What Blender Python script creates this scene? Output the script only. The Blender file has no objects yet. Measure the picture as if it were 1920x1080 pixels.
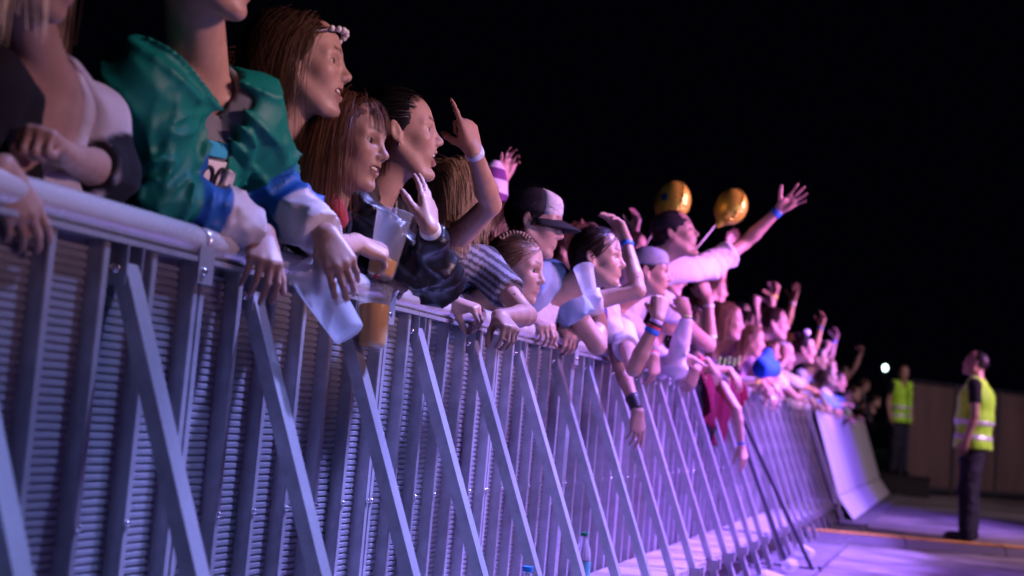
import bpy, math, random, time
import numpy as np
from mathutils import Matrix, Vector
random.seed(7); np.random.seed(7)
T0 = time.time()
scene = bpy.context.scene
COL = scene.collection
R = math.radians

# ------------------------------------------------------------------ camera
CAMP = np.array([1.5, 0.0, 0.90]); YAW, PITCH, ROLL = R(17.634), R(4.795), R(5.0); FPX = 2667.0
_f = np.array([-math.sin(YAW)*math.cos(PITCH), math.cos(YAW)*math.cos(PITCH), math.sin(PITCH)])
_r = np.cross(_f, [0, 0, 1.0]); _r /= np.linalg.norm(_r); _u = np.cross(_r, _f)
CF, CR, CU = _f, _r*math.cos(ROLL)+_u*math.sin(ROLL), _u*math.cos(ROLL)-_r*math.sin(ROLL)
cd = bpy.data.cameras.new('camera'); cam = bpy.data.objects.new('camera', cd); COL.objects.link(cam)
cam.matrix_world = Matrix(((CR[0], CU[0], -CF[0], CAMP[0]), (CR[1], CU[1], -CF[1], CAMP[1]),
                           (CR[2], CU[2], -CF[2], CAMP[2]), (0, 0, 0, 1)))
cd.sensor_width = 36.0; cd.lens = 36.0*FPX/1920.0; cd.clip_start = 0.05; cd.clip_end = 500
cd.dof.use_dof = True; cd.dof.focus_distance = 4.1; cd.dof.aperture_fstop = 2.6; cd.dof.aperture_blades = 0
scene.camera = cam

# ------------------------------------------------------------------ world (night), stage and fill lamps, exposure
w = bpy.data.worlds.new('World'); scene.world = w; w.use_nodes = True
bg = w.node_tree.nodes['Background']; bg.inputs['Color'].default_value = (0.10, 0.12, 0.35, 1); bg.inputs['Strength'].default_value = 0.004

def spot(name, loc, aim, color, power, angle, radius, blend=0.6):
    l = bpy.data.lights.new(name, 'SPOT'); l.color = color; l.energy = power; l.spot_size = R(angle)
    l.spot_blend = blend; l.shadow_soft_size = radius
    o = bpy.data.objects.new(name, l); COL.objects.link(o); o.location = loc
    o.rotation_euler = (Vector(aim)-Vector(loc)).to_track_quat('-Z', 'Y').to_euler(); return o
# coloured stage lamps hung over the stage on the right, aimed back at the crowd, with added fill lamps among them
LAMPS = [
    ('fill_lamp_low',     (4.6, 1.4, 0.9), (-0.1, 3.6, 1.6), (0.50, 0.20, 1.0), 42, 60, 0.30),  # added violet fill from low down, lifts the skin in shadow
    ('stage_lamp_violet',  (4.5, 15.0, 5.0), (0.1, 17.5, 0.7), (0.34, 0.16, 1.0), 6500, 52, 0.4),
    ('stage_lamp_magenta', (7.0, 14.0, 4.4), (1.4, 14.5, 0.4), (0.95, 0.50, 0.92), 2800, 60, 0.35),
    ('fill_lamp_cool',    (4.0, 2.6, 1.7), (0.0, 6.2, 0.5), (0.40, 0.36, 1.0), 300, 62, 0.30),  # added fill, brightens the fence panels and their camera-facing sides
    ('stage_lamp_front',   (5.0, 10.0, 1.9), (0.0, 10.5, 0.7), (0.34, 0.15, 1.0), 2100, 75, 0.30),
    ('stage_lamp_lilac',   (6.5, 8.8, 3.8), (-0.1, 9.0, 1.3), (0.80, 0.28, 1.0), 2000, 52, 0.30),
    ('stage_lamp_lilac',   (6.0, 5.6, 3.0), (0.1, 5.9, 0.9), (0.80, 0.30, 1.0), 800, 34, 0.30),
    ('fill_lamp_far',     (9.0, 17.0, 6.5), (2.6, 25.0, 1.2), (1.0, 0.66, 0.85), 2600, 60, 0.4),  # added fill with no known source, lights the hoarding and far guard
]
# a row of lamps on the stage front aimed at the faces: warm pink near the camera, magenta farther off
for y_, p_, t_ in ((2.0, 620, 0), (3.4, 1400, 0), (4.6, 1450, .3), (5.8, 1500, .7), (7.1, 1700, 1), (8.6, 4000, 1), (10.3, 5600, 1), (12.2, 6000, 1), (14.5, 5000, 1), (17.5, 3600, 1)):
    LAMPS.append(('face_lamp', (6.6, y_+.1, 3.3), (-0.1, y_, 2.25), (1.0-.08*t_, .56-.30*t_, .66+.24*t_), p_, 22, 0.22, 0.30))
# a row of lamps over the pit shining steeply down on the fence: blue near the camera, violet farther off
for i_ in range(12):
    y_ = 1.0+1.0*i_; t_ = min(max((y_-2.0)/5.0, 0), 1)
    LAMPS.append(('pit_lamp', (1.75, y_+1.5, 4.4), (0.44, y_, 0.2), (.32+.02*t_, .37-.21*t_, 1.0), (2000+2000*t_)*(.45 if y_ < 2.5 else 1), 26, 0.12, 0.35))
for a in LAMPS: spot(*a)
vs = scene.view_settings; vs.view_transform = 'Standard'; vs.look = 'None'; vs.exposure = 0.0; vs.gamma = 1.0
scene.render.engine = 'CYCLES'
scene.cycles.use_denoising = True
try: scene.cycles.denoiser = 'OPENIMAGEDENOISE'
except Exception: pass
scene.cycles.max_bounces = 6; scene.cycles.transparent_max_bounces = 12; scene.cycles.sample_clamp_indirect = 4.0
scene.cycles.caustics_reflective = False; scene.cycles.caustics_refractive = False

# ------------------------------------------------------------------ pixel helpers (photo pixels, 1920 x 1080)
def ray(u, v):
    d = CF + (u-960)/FPX*CR - (v-540)/FPX*CU
    return d/np.linalg.norm(d)
def atX(u, v, X):
    d = ray(u, v); return CAMP + d*(X-CAMP[0])/d[0]
def atY(u, v, Y):
    d = ray(u, v); return CAMP + d*(Y-CAMP[1])/d[1]
def atZ(u, v, Z):
    d = ray(u, v); return CAMP + d*(Z-CAMP[2])/d[2]
def on_ray(u, v, c, L, sgn, tag=''):
    d = ray(u, v); t0 = float(np.dot(c-CAMP, d)); perp2 = float(np.dot(c-CAMP, c-CAMP)) - t0*t0
    q = L*L-perp2
    if q < 0 and math.sqrt(max(perp2, 0)) > L*1.2: print('  reach', tag, (u, v), 'len', round(math.sqrt(perp2), 3), 'want', L)
    q = math.sqrt(max(q, 0))
    return CAMP + d*(t0 + (q if sgn == 'f' else -q))
def pt(spec, c, L, tag=''):
    if isinstance(spec, np.ndarray): return spec
    u, v, s = spec
    return on_ray(u, v, c, L, s, tag) if isinstance(s, str) else atX(u, v, s)
V3 = lambda *a: np.array(a, float)
def nrm(a): return a/(np.linalg.norm(a)+1e-12)

# ------------------------------------------------------------------ objects
def mesh_np(name, V, F, col=None, smooth=True):
    V = np.ascontiguousarray(V, np.float32); F = np.ascontiguousarray(F, np.int32)
    me = bpy.data.meshes.new(name); me.vertices.add(len(V)); me.vertices.foreach_set('co', V.ravel())
    nf, k = F.shape; me.loops.add(nf*k); me.loops.foreach_set('vertex_index', F.ravel())
    me.polygons.add(nf); me.polygons.foreach_set('loop_start', np.arange(0, nf*k, k, dtype=np.int32))
    me.update(calc_edges=True)
    if smooth: me.polygons.foreach_set('use_smooth', np.ones(nf, bool))
    if col is not None:
        at = me.color_attributes.new('Col', 'FLOAT_COLOR', 'POINT')
        c4 = np.ones((len(V), 4), np.float32); c4[:, :3] = col; at.data.foreach_set('color', c4.ravel())
    return me
def link(name, me, mat=None, parent=None, loc=None):
    o = bpy.data.objects.new(name, me); COL.objects.link(o)
    if mat is not None and me is not None and not me.materials: me.materials.append(mat)
    if parent is not None: o.parent = parent
    if loc is not None: o.location = tuple(loc)
    return o
def empty(name, loc=(0, 0, 0)):
    o = bpy.data.objects.new(name, None); COL.objects.link(o); o.location = tuple(loc); o.empty_display_size = 0.1; return o
def tag(o, label=None, cat=None, group=None, kind=None):
    if label: o['label'] = label
    if cat: o['category'] = cat
    if group: o['group'] = group
    if kind: o['kind'] = kind
    return o
class MB:
    """collects simple solids into one mesh"""
    def __init__(s): s.V = []; s.F = []; s.n = 0
    def add(s, V, F):
        V = np.asarray(V, float); s.V.append(V)
        for f in F: s.F.append(tuple(i+s.n for i in f))
        s.n += len(V)
    def box(s, lo, hi):
        x0, y0, z0 = lo; x1, y1, z1 = hi
        s.add([(x0,y0,z0),(x1,y0,z0),(x1,y1,z0),(x0,y1,z0),(x0,y0,z1),(x1,y0,z1),(x1,y1,z1),(x0,y1,z1)],
              [(0,3,2,1),(4,5,6,7),(0,1,5,4),(1,2,6,5),(2,3,7,6),(3,0,4,7)])
    def bar(s, a, b, wy, wn):
        """square tube from a to b lying in an XZ plane; wy = width along Y, wn = width across"""
        a = np.array(a, float); b = np.array(b, float); d = nrm(b-a); n = nrm(np.cross(d, [0, 1.0, 0]))
        if abs(d[1]) > .9: n = V3(0, 0, 1)
        y = nrm(np.cross(n, d)); Q = []
        for p in (a, b):
            for sy, sn in ((-1,-1),(1,-1),(1,1),(-1,1)): Q.append(p+y*wy/2*sy+n*wn/2*sn)
        s.add(Q, [(0,3,2,1),(4,5,6,7),(0,1,5,4),(1,2,6,5),(2,3,7,6),(3,0,4,7)])
    def tube(s, pts, r, n=10, cap=True):
        pts = [np.array(p, float) for p in pts]; rr = r if hasattr(r, '__len__') else [r]*len(pts)
        base = s.n; Q = []; up = None
        for i, p in enumerate(pts):
            d = nrm(pts[min(i+1, len(pts)-1)]-pts[max(i-1, 0)])
            if up is None: up = V3(0, 0, 1) if abs(d[2]) < .9 else V3(1, 0, 0)
            a = nrm(np.cross(d, up)); b = np.cross(a, d); up = b
            for k in range(n):
                t = 2*math.pi*k/n; Q.append(p+rr[i]*(a*math.cos(t)+b*math.sin(t)))
        Fs = []
        for i in range(len(pts)-1):
            for k in range(n):
                k2 = (k+1) % n; Fs.append((i*n+k, i*n+k2, (i+1)*n+k2, (i+1)*n+k))
        if cap: Fs.append(tuple(range(n-1, -1, -1))); Fs.append(tuple(range((len(pts)-1)*n, len(pts)*n)))
        s.add(Q, Fs)
    def lathe(s, prof, c=(0, 0, 0), n=24, axis=None, close=False):
        """prof: (r, h) pairs along axis"""
        ax = nrm(np.array(axis if axis is not None else (0, 0, 1), float)); t = V3(1, 0, 0) if abs(ax[0]) < .9 else V3(0, 1, 0)
        a = nrm(np.cross(ax, t)); b = np.cross(ax, a); c = np.array(c, float); Q = []; Fs = []
        for r, h in prof:
            for k in range(n):
                th = 2*math.pi*k/n; Q.append(c+ax*h+r*(a*math.cos(th)+b*math.sin(th)))
        for i in range(len(prof)-1):
            for k in range(n):
                k2 = (k+1) % n; Fs.append((i*n+k, i*n+k2, (i+1)*n+k2, (i+1)*n+k))
        if close: Fs.append(tuple(range(n-1, -1, -1))); Fs.append(tuple(range((len(prof)-1)*n, len(prof)*n)))
        s.add(Q, Fs)
    def mesh(s, name, smooth=False):
        me = bpy.data.meshes.new(name); me.from_pydata(np.concatenate(s.V).tolist(), [], s.F); me.update()
        if smooth: me.polygons.foreach_set('use_smooth', np.ones(len(me.polygons), bool))
        return me
    def build(s, name, mat, parent=None, smooth=False, loc=None): return link(name, s.mesh(name, smooth), mat, parent, loc)
def auto_smooth(o, ang=40):
    me = o.data; me.polygons.foreach_set('use_smooth', np.ones(len(me.polygons), bool))
    try: me.set_sharp_from_angle(angle=R(ang))
    except Exception: pass
    return o

# ------------------------------------------------------------------ materials
MATS = {}
def pmat(name, color=(.5, .5, .5), rough=.5, metal=0.0, spec=.5, attr=False, noise=0.0, nscale=20.0, bump=0.0, bscale=60.0,
         trans=0.0, sss=0.0, emit=None, estr=0.0, coat=0.0, stretch=None, rvar=0.0, ior=1.45, sheen=0.0):
    if name in MATS: return MATS[name]
    m = bpy.data.materials.new(name); m.use_nodes = True; nt = m.node_tree; N = nt.nodes; L = nt.links
    b = N['Principled BSDF']; MATS[name] = m
    b.inputs['Base Color'].default_value = (*color, 1); b.inputs['Roughness'].default_value = rough; b.inputs['Metallic'].default_value = metal
    b.inputs['Specular IOR Level'].default_value = spec; b.inputs['Transmission Weight'].default_value = trans; b.inputs['IOR'].default_value = ior
    b.inputs['Coat Weight'].default_value = coat; b.inputs['Sheen Weight'].default_value = sheen
    if sss: b.inputs['Subsurface Weight'].default_value = sss; b.inputs['Subsurface Radius'].default_value = (1, .35, .2); b.inputs['Subsurface Scale'].default_value = .008
    if emit: b.inputs['Emission Color'].default_value = (*emit, 1); b.inputs['Emission Strength'].default_value = estr
    tc = N.new('ShaderNodeTexCoord'); vec = tc.outputs['Object']
    if stretch:
        mp = N.new('ShaderNodeMapping'); mp.inputs['Scale'].default_value = stretch; L.new(vec, mp.inputs['Vector']); vec = mp.outputs['Vector']
    src = None
    if attr:
        at = N.new('ShaderNodeAttribute'); at.attribute_name = 'Col'; src = at.outputs['Color']
    if noise:
        n = N.new('ShaderNodeTexNoise'); n.inputs['Scale'].default_value = nscale; n.inputs['Detail'].default_value = 6; n.inputs['Roughness'].default_value = .65; L.new(vec, n.inputs['Vector'])
        mr = N.new('ShaderNodeMapRange'); mr.inputs['From Min'].default_value = .25; mr.inputs['From Max'].default_value = .75
        mr.inputs['To Min'].default_value = 1-noise; mr.inputs['To Max'].default_value = 1+noise*.6; L.new(n.outputs['Fac'], mr.inputs['Value'])
        mx = N.new('ShaderNodeMix'); mx.data_type = 'RGBA'; mx.blend_type = 'MULTIPLY'; mx.inputs['Factor'].default_value = 1
        if src is not None: L.new(src, mx.inputs[6])
        else: mx.inputs[6].default_value = (*color, 1)
        L.new(mr.outputs['Result'], mx.inputs[7]); src = mx.outputs[2]
        if rvar:
            m2 = N.new('ShaderNodeMapRange'); m2.inputs['From Min'].default_value = .3; m2.inputs['From Max'].default_value = .7
            m2.inputs['To Min'].default_value = rough+rvar; m2.inputs['To Max'].default_value = max(rough-rvar, .05)
            L.new(n.outputs['Fac'], m2.inputs['Value']); L.new(m2.outputs['Result'], b.inputs['Roughness'])
    if src is not None: L.new(src, b.inputs['Base Color'])
    if bump:
        n2 = N.new('ShaderNodeTexNoise'); n2.inputs['Scale'].default_value = bscale; n2.inputs['Detail'].default_value = 5; L.new(vec, n2.inputs['Vector'])
        bp = N.new('ShaderNodeBump'); bp.inputs['Strength'].default_value = bump; bp.inputs['Distance'].default_value = .004
        L.new(n2.outputs['Fac'], bp.inputs['Height']); L.new(bp.outputs['Normal'], b.inputs['Normal'])
    return m
SKIN = pmat('skin', rough=.45, spec=.45, attr=True, noise=.20, nscale=22, bump=.12, bscale=220, sss=.15)
HAIR = pmat('hair', rough=.42, spec=.28, attr=True)
EYE = pmat('eye', rough=.08, spec=.6, attr=True)
TEETH = pmat('teeth', (.78, .74, .66), rough=.25)
def cloth(name, c, rough=.85, **k): return pmat('cloth_'+name, c, rough=rough, spec=.25, noise=.14, nscale=14, bump=.25, bscale=350, sheen=.03, **k)
ALU = pmat('aluminium', (.50, .51, .54), rough=.38, metal=.50, noise=.34, nscale=13, bump=.15, bscale=90, rvar=.12)
ALU_DARK = pmat('aluminium_sheet', (.40, .41, .45), rough=.42, metal=.50, noise=.35, nscale=5, bump=.2, bscale=40, rvar=.12)
ALU_RAIL = pmat('aluminium_rail', (.80, .81, .83), rough=.24, metal=.40, coat=.4, noise=.16, nscale=30, bump=.06, bscale=60, rvar=.08, stretch=(1, .35, 1))
STEEL_BLACK = pmat('dark_steel', (.045, .045, .06), rough=.45, metal=.3, noise=.2)
FLOORM = pmat('floor_plate_metal', (.13, .13, .15), rough=.55, metal=.3, noise=.5, nscale=5, bump=.4, bscale=30)
BOLT = pmat('bolt_steel', (.7, .7, .7), rough=.2, metal=.9)
PLASTIC_W = pmat('plastic_white', (.8, .8, .8), rough=.4)

# ------------------------------------------------------------------ implicit surfaces
def d_cone(X, Y, Z, a, b, r1, r2):
    ba = b-a; L2 = float(ba@ba)+1e-12
    px, py, pz = X-a[0], Y-a[1], Z-a[2]
    t = np.clip((px*ba[0]+py*ba[1]+pz*ba[2])/L2, 0, 1)
    return np.sqrt((px-t*ba[0])**2+(py-t*ba[1])**2+(pz-t*ba[2])**2)-(r1+(r2-r1)*t)
def d_ell(X, Y, Z, c, M, r):
    """M columns are the axes"""
    px, py, pz = X-c[0], Y-c[1], Z-c[2]
    q0 = (px*M[0,0]+py*M[1,0]+pz*M[2,0])/r[0]; q1 = (px*M[0,1]+py*M[1,1]+pz*M[2,1])/r[1]; q2 = (px*M[0,2]+py*M[1,2]+pz*M[2,2])/r[2]
    k0 = np.sqrt(q0*q0+q1*q1+q2*q2)+1e-9; k1 = np.sqrt((q0/r[0])**2+(q1/r[1])**2+(q2/r[2])**2)+1e-9
    return k0*(k0-1)/k1
def smin(a, b, k):
    h = np.maximum(k-np.abs(a-b), 0)/k
    return np.minimum(a, b)-h*h*k*.25
I3 = np.eye(3)
def vnoise(P, scale, seed=0):
    q = P/scale; i = np.floor(q).astype(np.int64); f = (q-i).astype(np.float32); f = f*f*(3-2*f)
    def hsh(a, b, c):
        n = (a*374761393 + b*668265263 + c*2147483647 + seed*974634777) & 0xffffffff
        n = ((n ^ (n >> 13))*1274126177) & 0xffffffff
        return ((n ^ (n >> 16)) & 0xffff).astype(np.float32)/65535.0
    o = 0
    for dx in (0, 1):
        wx = f[:, 0] if dx else 1-f[:, 0]
        for dy in (0, 1):
            wy = f[:, 1] if dy else 1-f[:, 1]
            for dz in (0, 1):
                wz = f[:, 2] if dz else 1-f[:, 2]
                o = o+wx*wy*wz*hsh(i[:, 0]+dx, i[:, 1]+dy, i[:, 2]+dz)
    return o
def cluster(V, F, keep, cs):
    """merge vertices outside the kept regions onto a coarser grid"""
    key = np.floor(V/cs).astype(np.int64); k1 = (key[:, 0]*73856093) ^ (key[:, 1]*19349663) ^ (key[:, 2]*83492791)
    k1 = np.where(keep, np.arange(len(V))+(1 << 60), k1); u, inv = np.unique(k1, return_inverse=True)
    cnt = np.bincount(inv); V2 = np.stack([np.bincount(inv, V[:, i])/cnt for i in range(3)], 1)
    T = inv[np.concatenate([F[:, [0, 1, 2]], F[:, [0, 2, 3]]])]; T = T[(T[:, 0] != T[:, 1]) & (T[:, 1] != T[:, 2]) & (T[:, 2] != T[:, 0])]
    S_ = np.sort(T, 1); _, ui = np.unique(S_, axis=0, return_index=True)
    return V2, T[ui]
class Field:
    def __init__(s): s.ops = []; s.fine = []; s.foldspec = None; s.clips = []
    def cone(s, a, b, r1, r2, k=.01, sub=False, clip=None):
        a = np.array(a, float); b = np.array(b, float)
        lo = np.minimum(a-r1, b-r2); hi = np.maximum(a+r1, b+r2); s.ops.append(('c', (a, b, r1, r2), lo, hi, k, sub, clip)); return s
    def ell(s, c, M, r, k=.01, sub=False, clip=None):
        c = np.array(c, float); e = np.sqrt(((M*np.array(r)[None, :])**2).sum(1)); s.ops.append(('e', (c, M, np.array(r, float)), c-e, c+e, k, sub, clip)); return s
    def mesh(s, h):
        lo = np.min([o[2] for o in s.ops if not o[5]], 0)-.025; hi = np.max([o[3] for o in s.ops if not o[5]], 0)+.025
        ax = []
        for i in range(3):
            p = [lo[i]]; segs = [(f[0][i], f[1][i], f[2]) for f in s.fine]
            while p[-1] < hi[i]:
                st = h
                for a, b, hh in segs:
                    if a-h < p[-1] < b: st = min(st, hh)
                p.append(p[-1]+st)
            ax.append(np.array(p, np.float32))
        xs, ys, zs = ax; d = np.full((len(xs), len(ys), len(zs)), .2, np.float32)
        for kind, a, l, hh, k, sub, clip in s.ops:
            pad = k+.022
            i0, i1 = np.searchsorted(xs, [l[0]-pad, hh[0]+pad]); j0, j1 = np.searchsorted(ys, [l[1]-pad, hh[1]+pad]); k0, k1 = np.searchsorted(zs, [l[2]-pad, hh[2]+pad])
            if i1 <= i0 or j1 <= j0 or k1 <= k0: continue
            X = xs[i0:i1, None, None]; Y = ys[None, j0:j1, None]; Z = zs[None, None, k0:k1]
            v = (d_cone if kind == 'c' else d_ell)(X, Y, Z, *a).astype(np.float32)
            if clip is not None:
                cp, cn = clip; v = np.maximum(v, ((X-cp[0])*cn[0]+(Y-cp[1])*cn[1]+(Z-cp[2])*cn[2]).astype(np.float32))
            S = d[i0:i1, j0:j1, k0:k1]
            d[i0:i1, j0:j1, k0:k1] = -smin(-S, v, k) if sub else smin(S, v, k)
        for cp, cn in s.clips:
            d = np.maximum(d, ((xs[:, None, None]-cp[0])*cn[0]+(ys[None, :, None]-cp[1])*cn[1]+(zs[None, None, :]-cp[2])*cn[2]).astype(np.float32))
        if s.foldspec:
            m = np.nonzero(np.abs(d) < .03); P = np.stack([xs[m[0]], ys[m[1]], zs[m[2]]], 1).astype(np.float64); dd = 0
            for amp, sc, seed, A, *mk in s.foldspec:
                Q = P@A if A is not None else P
                wv = vnoise(Q, sc*2.2, seed+5)[:, None]*sc*1.2
                n = vnoise(Q+wv, sc, seed); rd = 1-np.abs(2*n-1); e_ = amp*(rd*rd-.4) if not mk else amp*(rd**4-.2)*np.clip(1.6-np.linalg.norm(P-mk[0], axis=1)/mk[1], 0, 1)
                dd = dd+e_
            d[m] -= dd.astype(np.float32)
        return surface_nets(d, xs, ys, zs)
_E = [(0,1),(2,3),(4,5),(6,7),(0,2),(1,3),(4,6),(5,7),(0,4),(1,5),(2,6),(3,7)]
def surface_nets(d, xs, ys, zs):
    s = d < 0; nx, ny, nz = d.shape
    c = np.zeros((nx-1, ny-1, nz-1), np.uint8)
    for k in range(8): a, b, e = k >> 2 & 1, k >> 1 & 1, k & 1; c += s[a:nx-1+a, b:ny-1+b, e:nz-1+e]
    act = (c > 0) & (c < 8); I = np.argwhere(act); idx = np.full(act.shape, -1, np.int32); idx[act] = np.arange(len(I))
    cv = np.stack([d[I[:, 0]+(k >> 2 & 1), I[:, 1]+(k >> 1 & 1), I[:, 2]+(k & 1)] for k in range(8)], 1)
    P = np.zeros((len(I), 3), np.float32); n = np.zeros(len(I), np.float32)
    co = np.array([[k >> 2 & 1, k >> 1 & 1, k & 1] for k in range(8)], np.float32)
    for a, b in _E:
        va, vb = cv[:, a], cv[:, b]; m = (va < 0) != (vb < 0); t = np.where(m, va/np.where(m, va-vb, 1), 0)
        P += m[:, None]*(co[a]+t[:, None]*(co[b]-co[a])); n += m
    P /= np.maximum(n, 1)[:, None]
    V = np.stack([ax[I[:, i]]+P[:, i]*(ax[I[:, i]+1]-ax[I[:, i]]) for i, ax in enumerate((xs, ys, zs))], 1)
    Fs = []
    e = np.argwhere(s[:-1, 1:-1, 1:-1] != s[1:, 1:-1, 1:-1]); i, j, k = e[:, 0], e[:, 1]+1, e[:, 2]+1
    q = np.stack([idx[i, j-1, k-1], idx[i, j, k-1], idx[i, j, k], idx[i, j-1, k]], 1); fl = ~s[i, j, k]; q[fl] = q[fl][:, ::-1]; Fs.append(q)
    e = np.argwhere(s[1:-1, :-1, 1:-1] != s[1:-1, 1:, 1:-1]); i, j, k = e[:, 0]+1, e[:, 1], e[:, 2]+1
    q = np.stack([idx[i-1, j, k-1], idx[i-1, j, k], idx[i, j, k], idx[i, j, k-1]], 1); fl = ~s[i, j, k]; q[fl] = q[fl][:, ::-1]; Fs.append(q)
    e = np.argwhere(s[1:-1, 1:-1, :-1] != s[1:-1, 1:-1, 1:]); i, j, k = e[:, 0]+1, e[:, 1]+1, e[:, 2]
    q = np.stack([idx[i-1, j-1, k], idx[i, j-1, k], idx[i, j, k], idx[i-1, j, k]], 1); fl = ~s[i, j, k]; q[fl] = q[fl][:, ::-1]; Fs.append(q)
    F = np.concatenate(Fs); F = F[(F >= 0).all(1)]
    # one light smoothing pass
    E2 = np.concatenate([F[:, [0, 1]], F[:, [1, 2]], F[:, [2, 3]], F[:, [3, 0]]]); cnt = np.bincount(E2[:, 0], minlength=len(V))
    acc = np.stack([np.bincount(E2[:, 0], V[E2[:, 1], i], minlength=len(V)) for i in range(3)], 1)
    V = V*.6+.4*acc/np.maximum(cnt, 1)[:, None]
    return V, F
# ------------------------------------------------------------------ people
POSES = {  # per finger (index, middle, ring, little): (mcp, pip, dip) bends; spread; thumb (abduction, opposition, bend)
    'relaxed': ([(18, 22, 12), (24, 28, 15), (28, 32, 18), (32, 36, 18)], 5, (38, 22, 15)),
    'drape':   ([(34, 24, 12), (40, 26, 14), (42, 30, 15), (46, 32, 16)], 4, (30, 28, 15)),
    'hang':    ([(12, 16, 10), (16, 20, 12), (20, 26, 14), (24, 30, 16)], 4, (26, 20, 12)),
    'fist':    ([(72, 92, 60), (78, 95, 62), (80, 96, 62), (82, 96, 62)], 0, (28, 50, 55)),
    'point':   ([(4, 6, 4), (70, 92, 60), (78, 95, 62), (80, 95, 62)], 0, (24, 45, 55)),
    'open':    ([(-4, 6, 4), (-2, 6, 4), (0, 8, 5), (2, 10, 6)], 12, (52, 12, 5)),
    'flat':    ([(6, 8, 4), (6, 8, 4), (8, 9, 5), (10, 10, 6)], 2, (24, 18, 8)),
    'grip':    ([(38, 42, 24), (42, 46, 26), (46, 48, 28), (50, 50, 28)], 3, (40, 62, 20)),
    'rail':    ([(52, 46, 26), (56, 48, 28), (58, 50, 30), (60, 52, 30)], 3, (30, 40, 20)),
    'claw':    ([(14, 38, 22), (22, 46, 26), (34, 52, 30), (44, 58, 32)], 8, (45, 26, 18)),
}
KN = [V3(.088, .028, .003), V3(.092, .008, .006), V3(.087, -.012, .003), V3(.078, -.030, -.002)]
FL = [(.041, .025, .020), (.045, .029, .021), (.042, .027, .020), (.033, .020, .018)]
FR = [.0092, .0095, .0090, .0080]
def hand(f, wrist, fx, nz, right, pose, s=1.0, info=None):
    x = nrm(fx); z = nrm(nz-np.dot(nz, x)*x); y = np.cross(z, x)
    if not right: y = -y
    M = np.stack([x, y, z], 1); W = lambda p: wrist+M@(np.array(p, float)*s)
    fin, spr, th = POSES[pose]
    for i in range(4):
        a = W((-.004, .014-.009*i, 0)); b = W(KN[i]); f.cone(a, b, .0165*s, .0122*s, .012)
        sp = R(spr*(1.5-i)); base = V3(math.cos(sp), math.sin(sp), 0); ang = 0; p = KN[i].copy(); r = FR[i]
        for j in range(3):
            ang += R(fin[i][j]); dr = base*math.cos(ang)+V3(0, 0, -1)*math.sin(ang); q = p+dr*FL[i][j]
            f.cone(W(p), W(q), r*s, r*(.88 if j < 2 else .82)*s, .0035 if j else .006); r *= .89 if j < 2 else .85; p = q
        if info is not None: info.setdefault('tips', []).append((W(p), M@dr))
    f.ell(W((.036, .024, -.012)), M, V3(.032, .016, .014)*s, .012)
    f.ell(W((.045, -.022, -.009)), M, V3(.036, .014, .012)*s, .012)
    ab, op, bd = [R(t) for t in th]; p = V3(.024, .026, -.009)
    for j, L in enumerate((.040, .034, .028)):
        a2 = ab-bd*.5*j; dr = V3(math.cos(a2)*math.cos(op), math.sin(a2)*math.cos(op), -math.sin(op)); q = p+dr*L
        f.cone(W(p), W(q), (.0135, .0115, .0105)[j]*s, (.0115, .0105, .0085)[j]*s, .006); p = q
    if info is not None: info['thumb'] = W(p); info['grip'] = W((.085, .012, -.035)); info['M'] = M
    return M
def arm(f, S, E_, W_, s, male, infl=0.0, k=.012):
    m = 1.0 if male else .86; m *= s
    f.cone(S, E_, .050*m+infl, .037*m+infl, k*2)
    mid = E_+(W_-E_)*.28; f.cone(E_, mid, .036*m+infl, .040*m+infl, k); f.cone(mid, W_, .040*m+infl, .0255*m+infl, k)
def arm_r(t, s, male):   # forearm radius, t = 0 elbow .. 1 wrist
    m = (1.0 if male else .86)*s
    return m*(.036+.004*t/.28 if t < .28 else .040-.0145*(t-.28)/.72)
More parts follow.
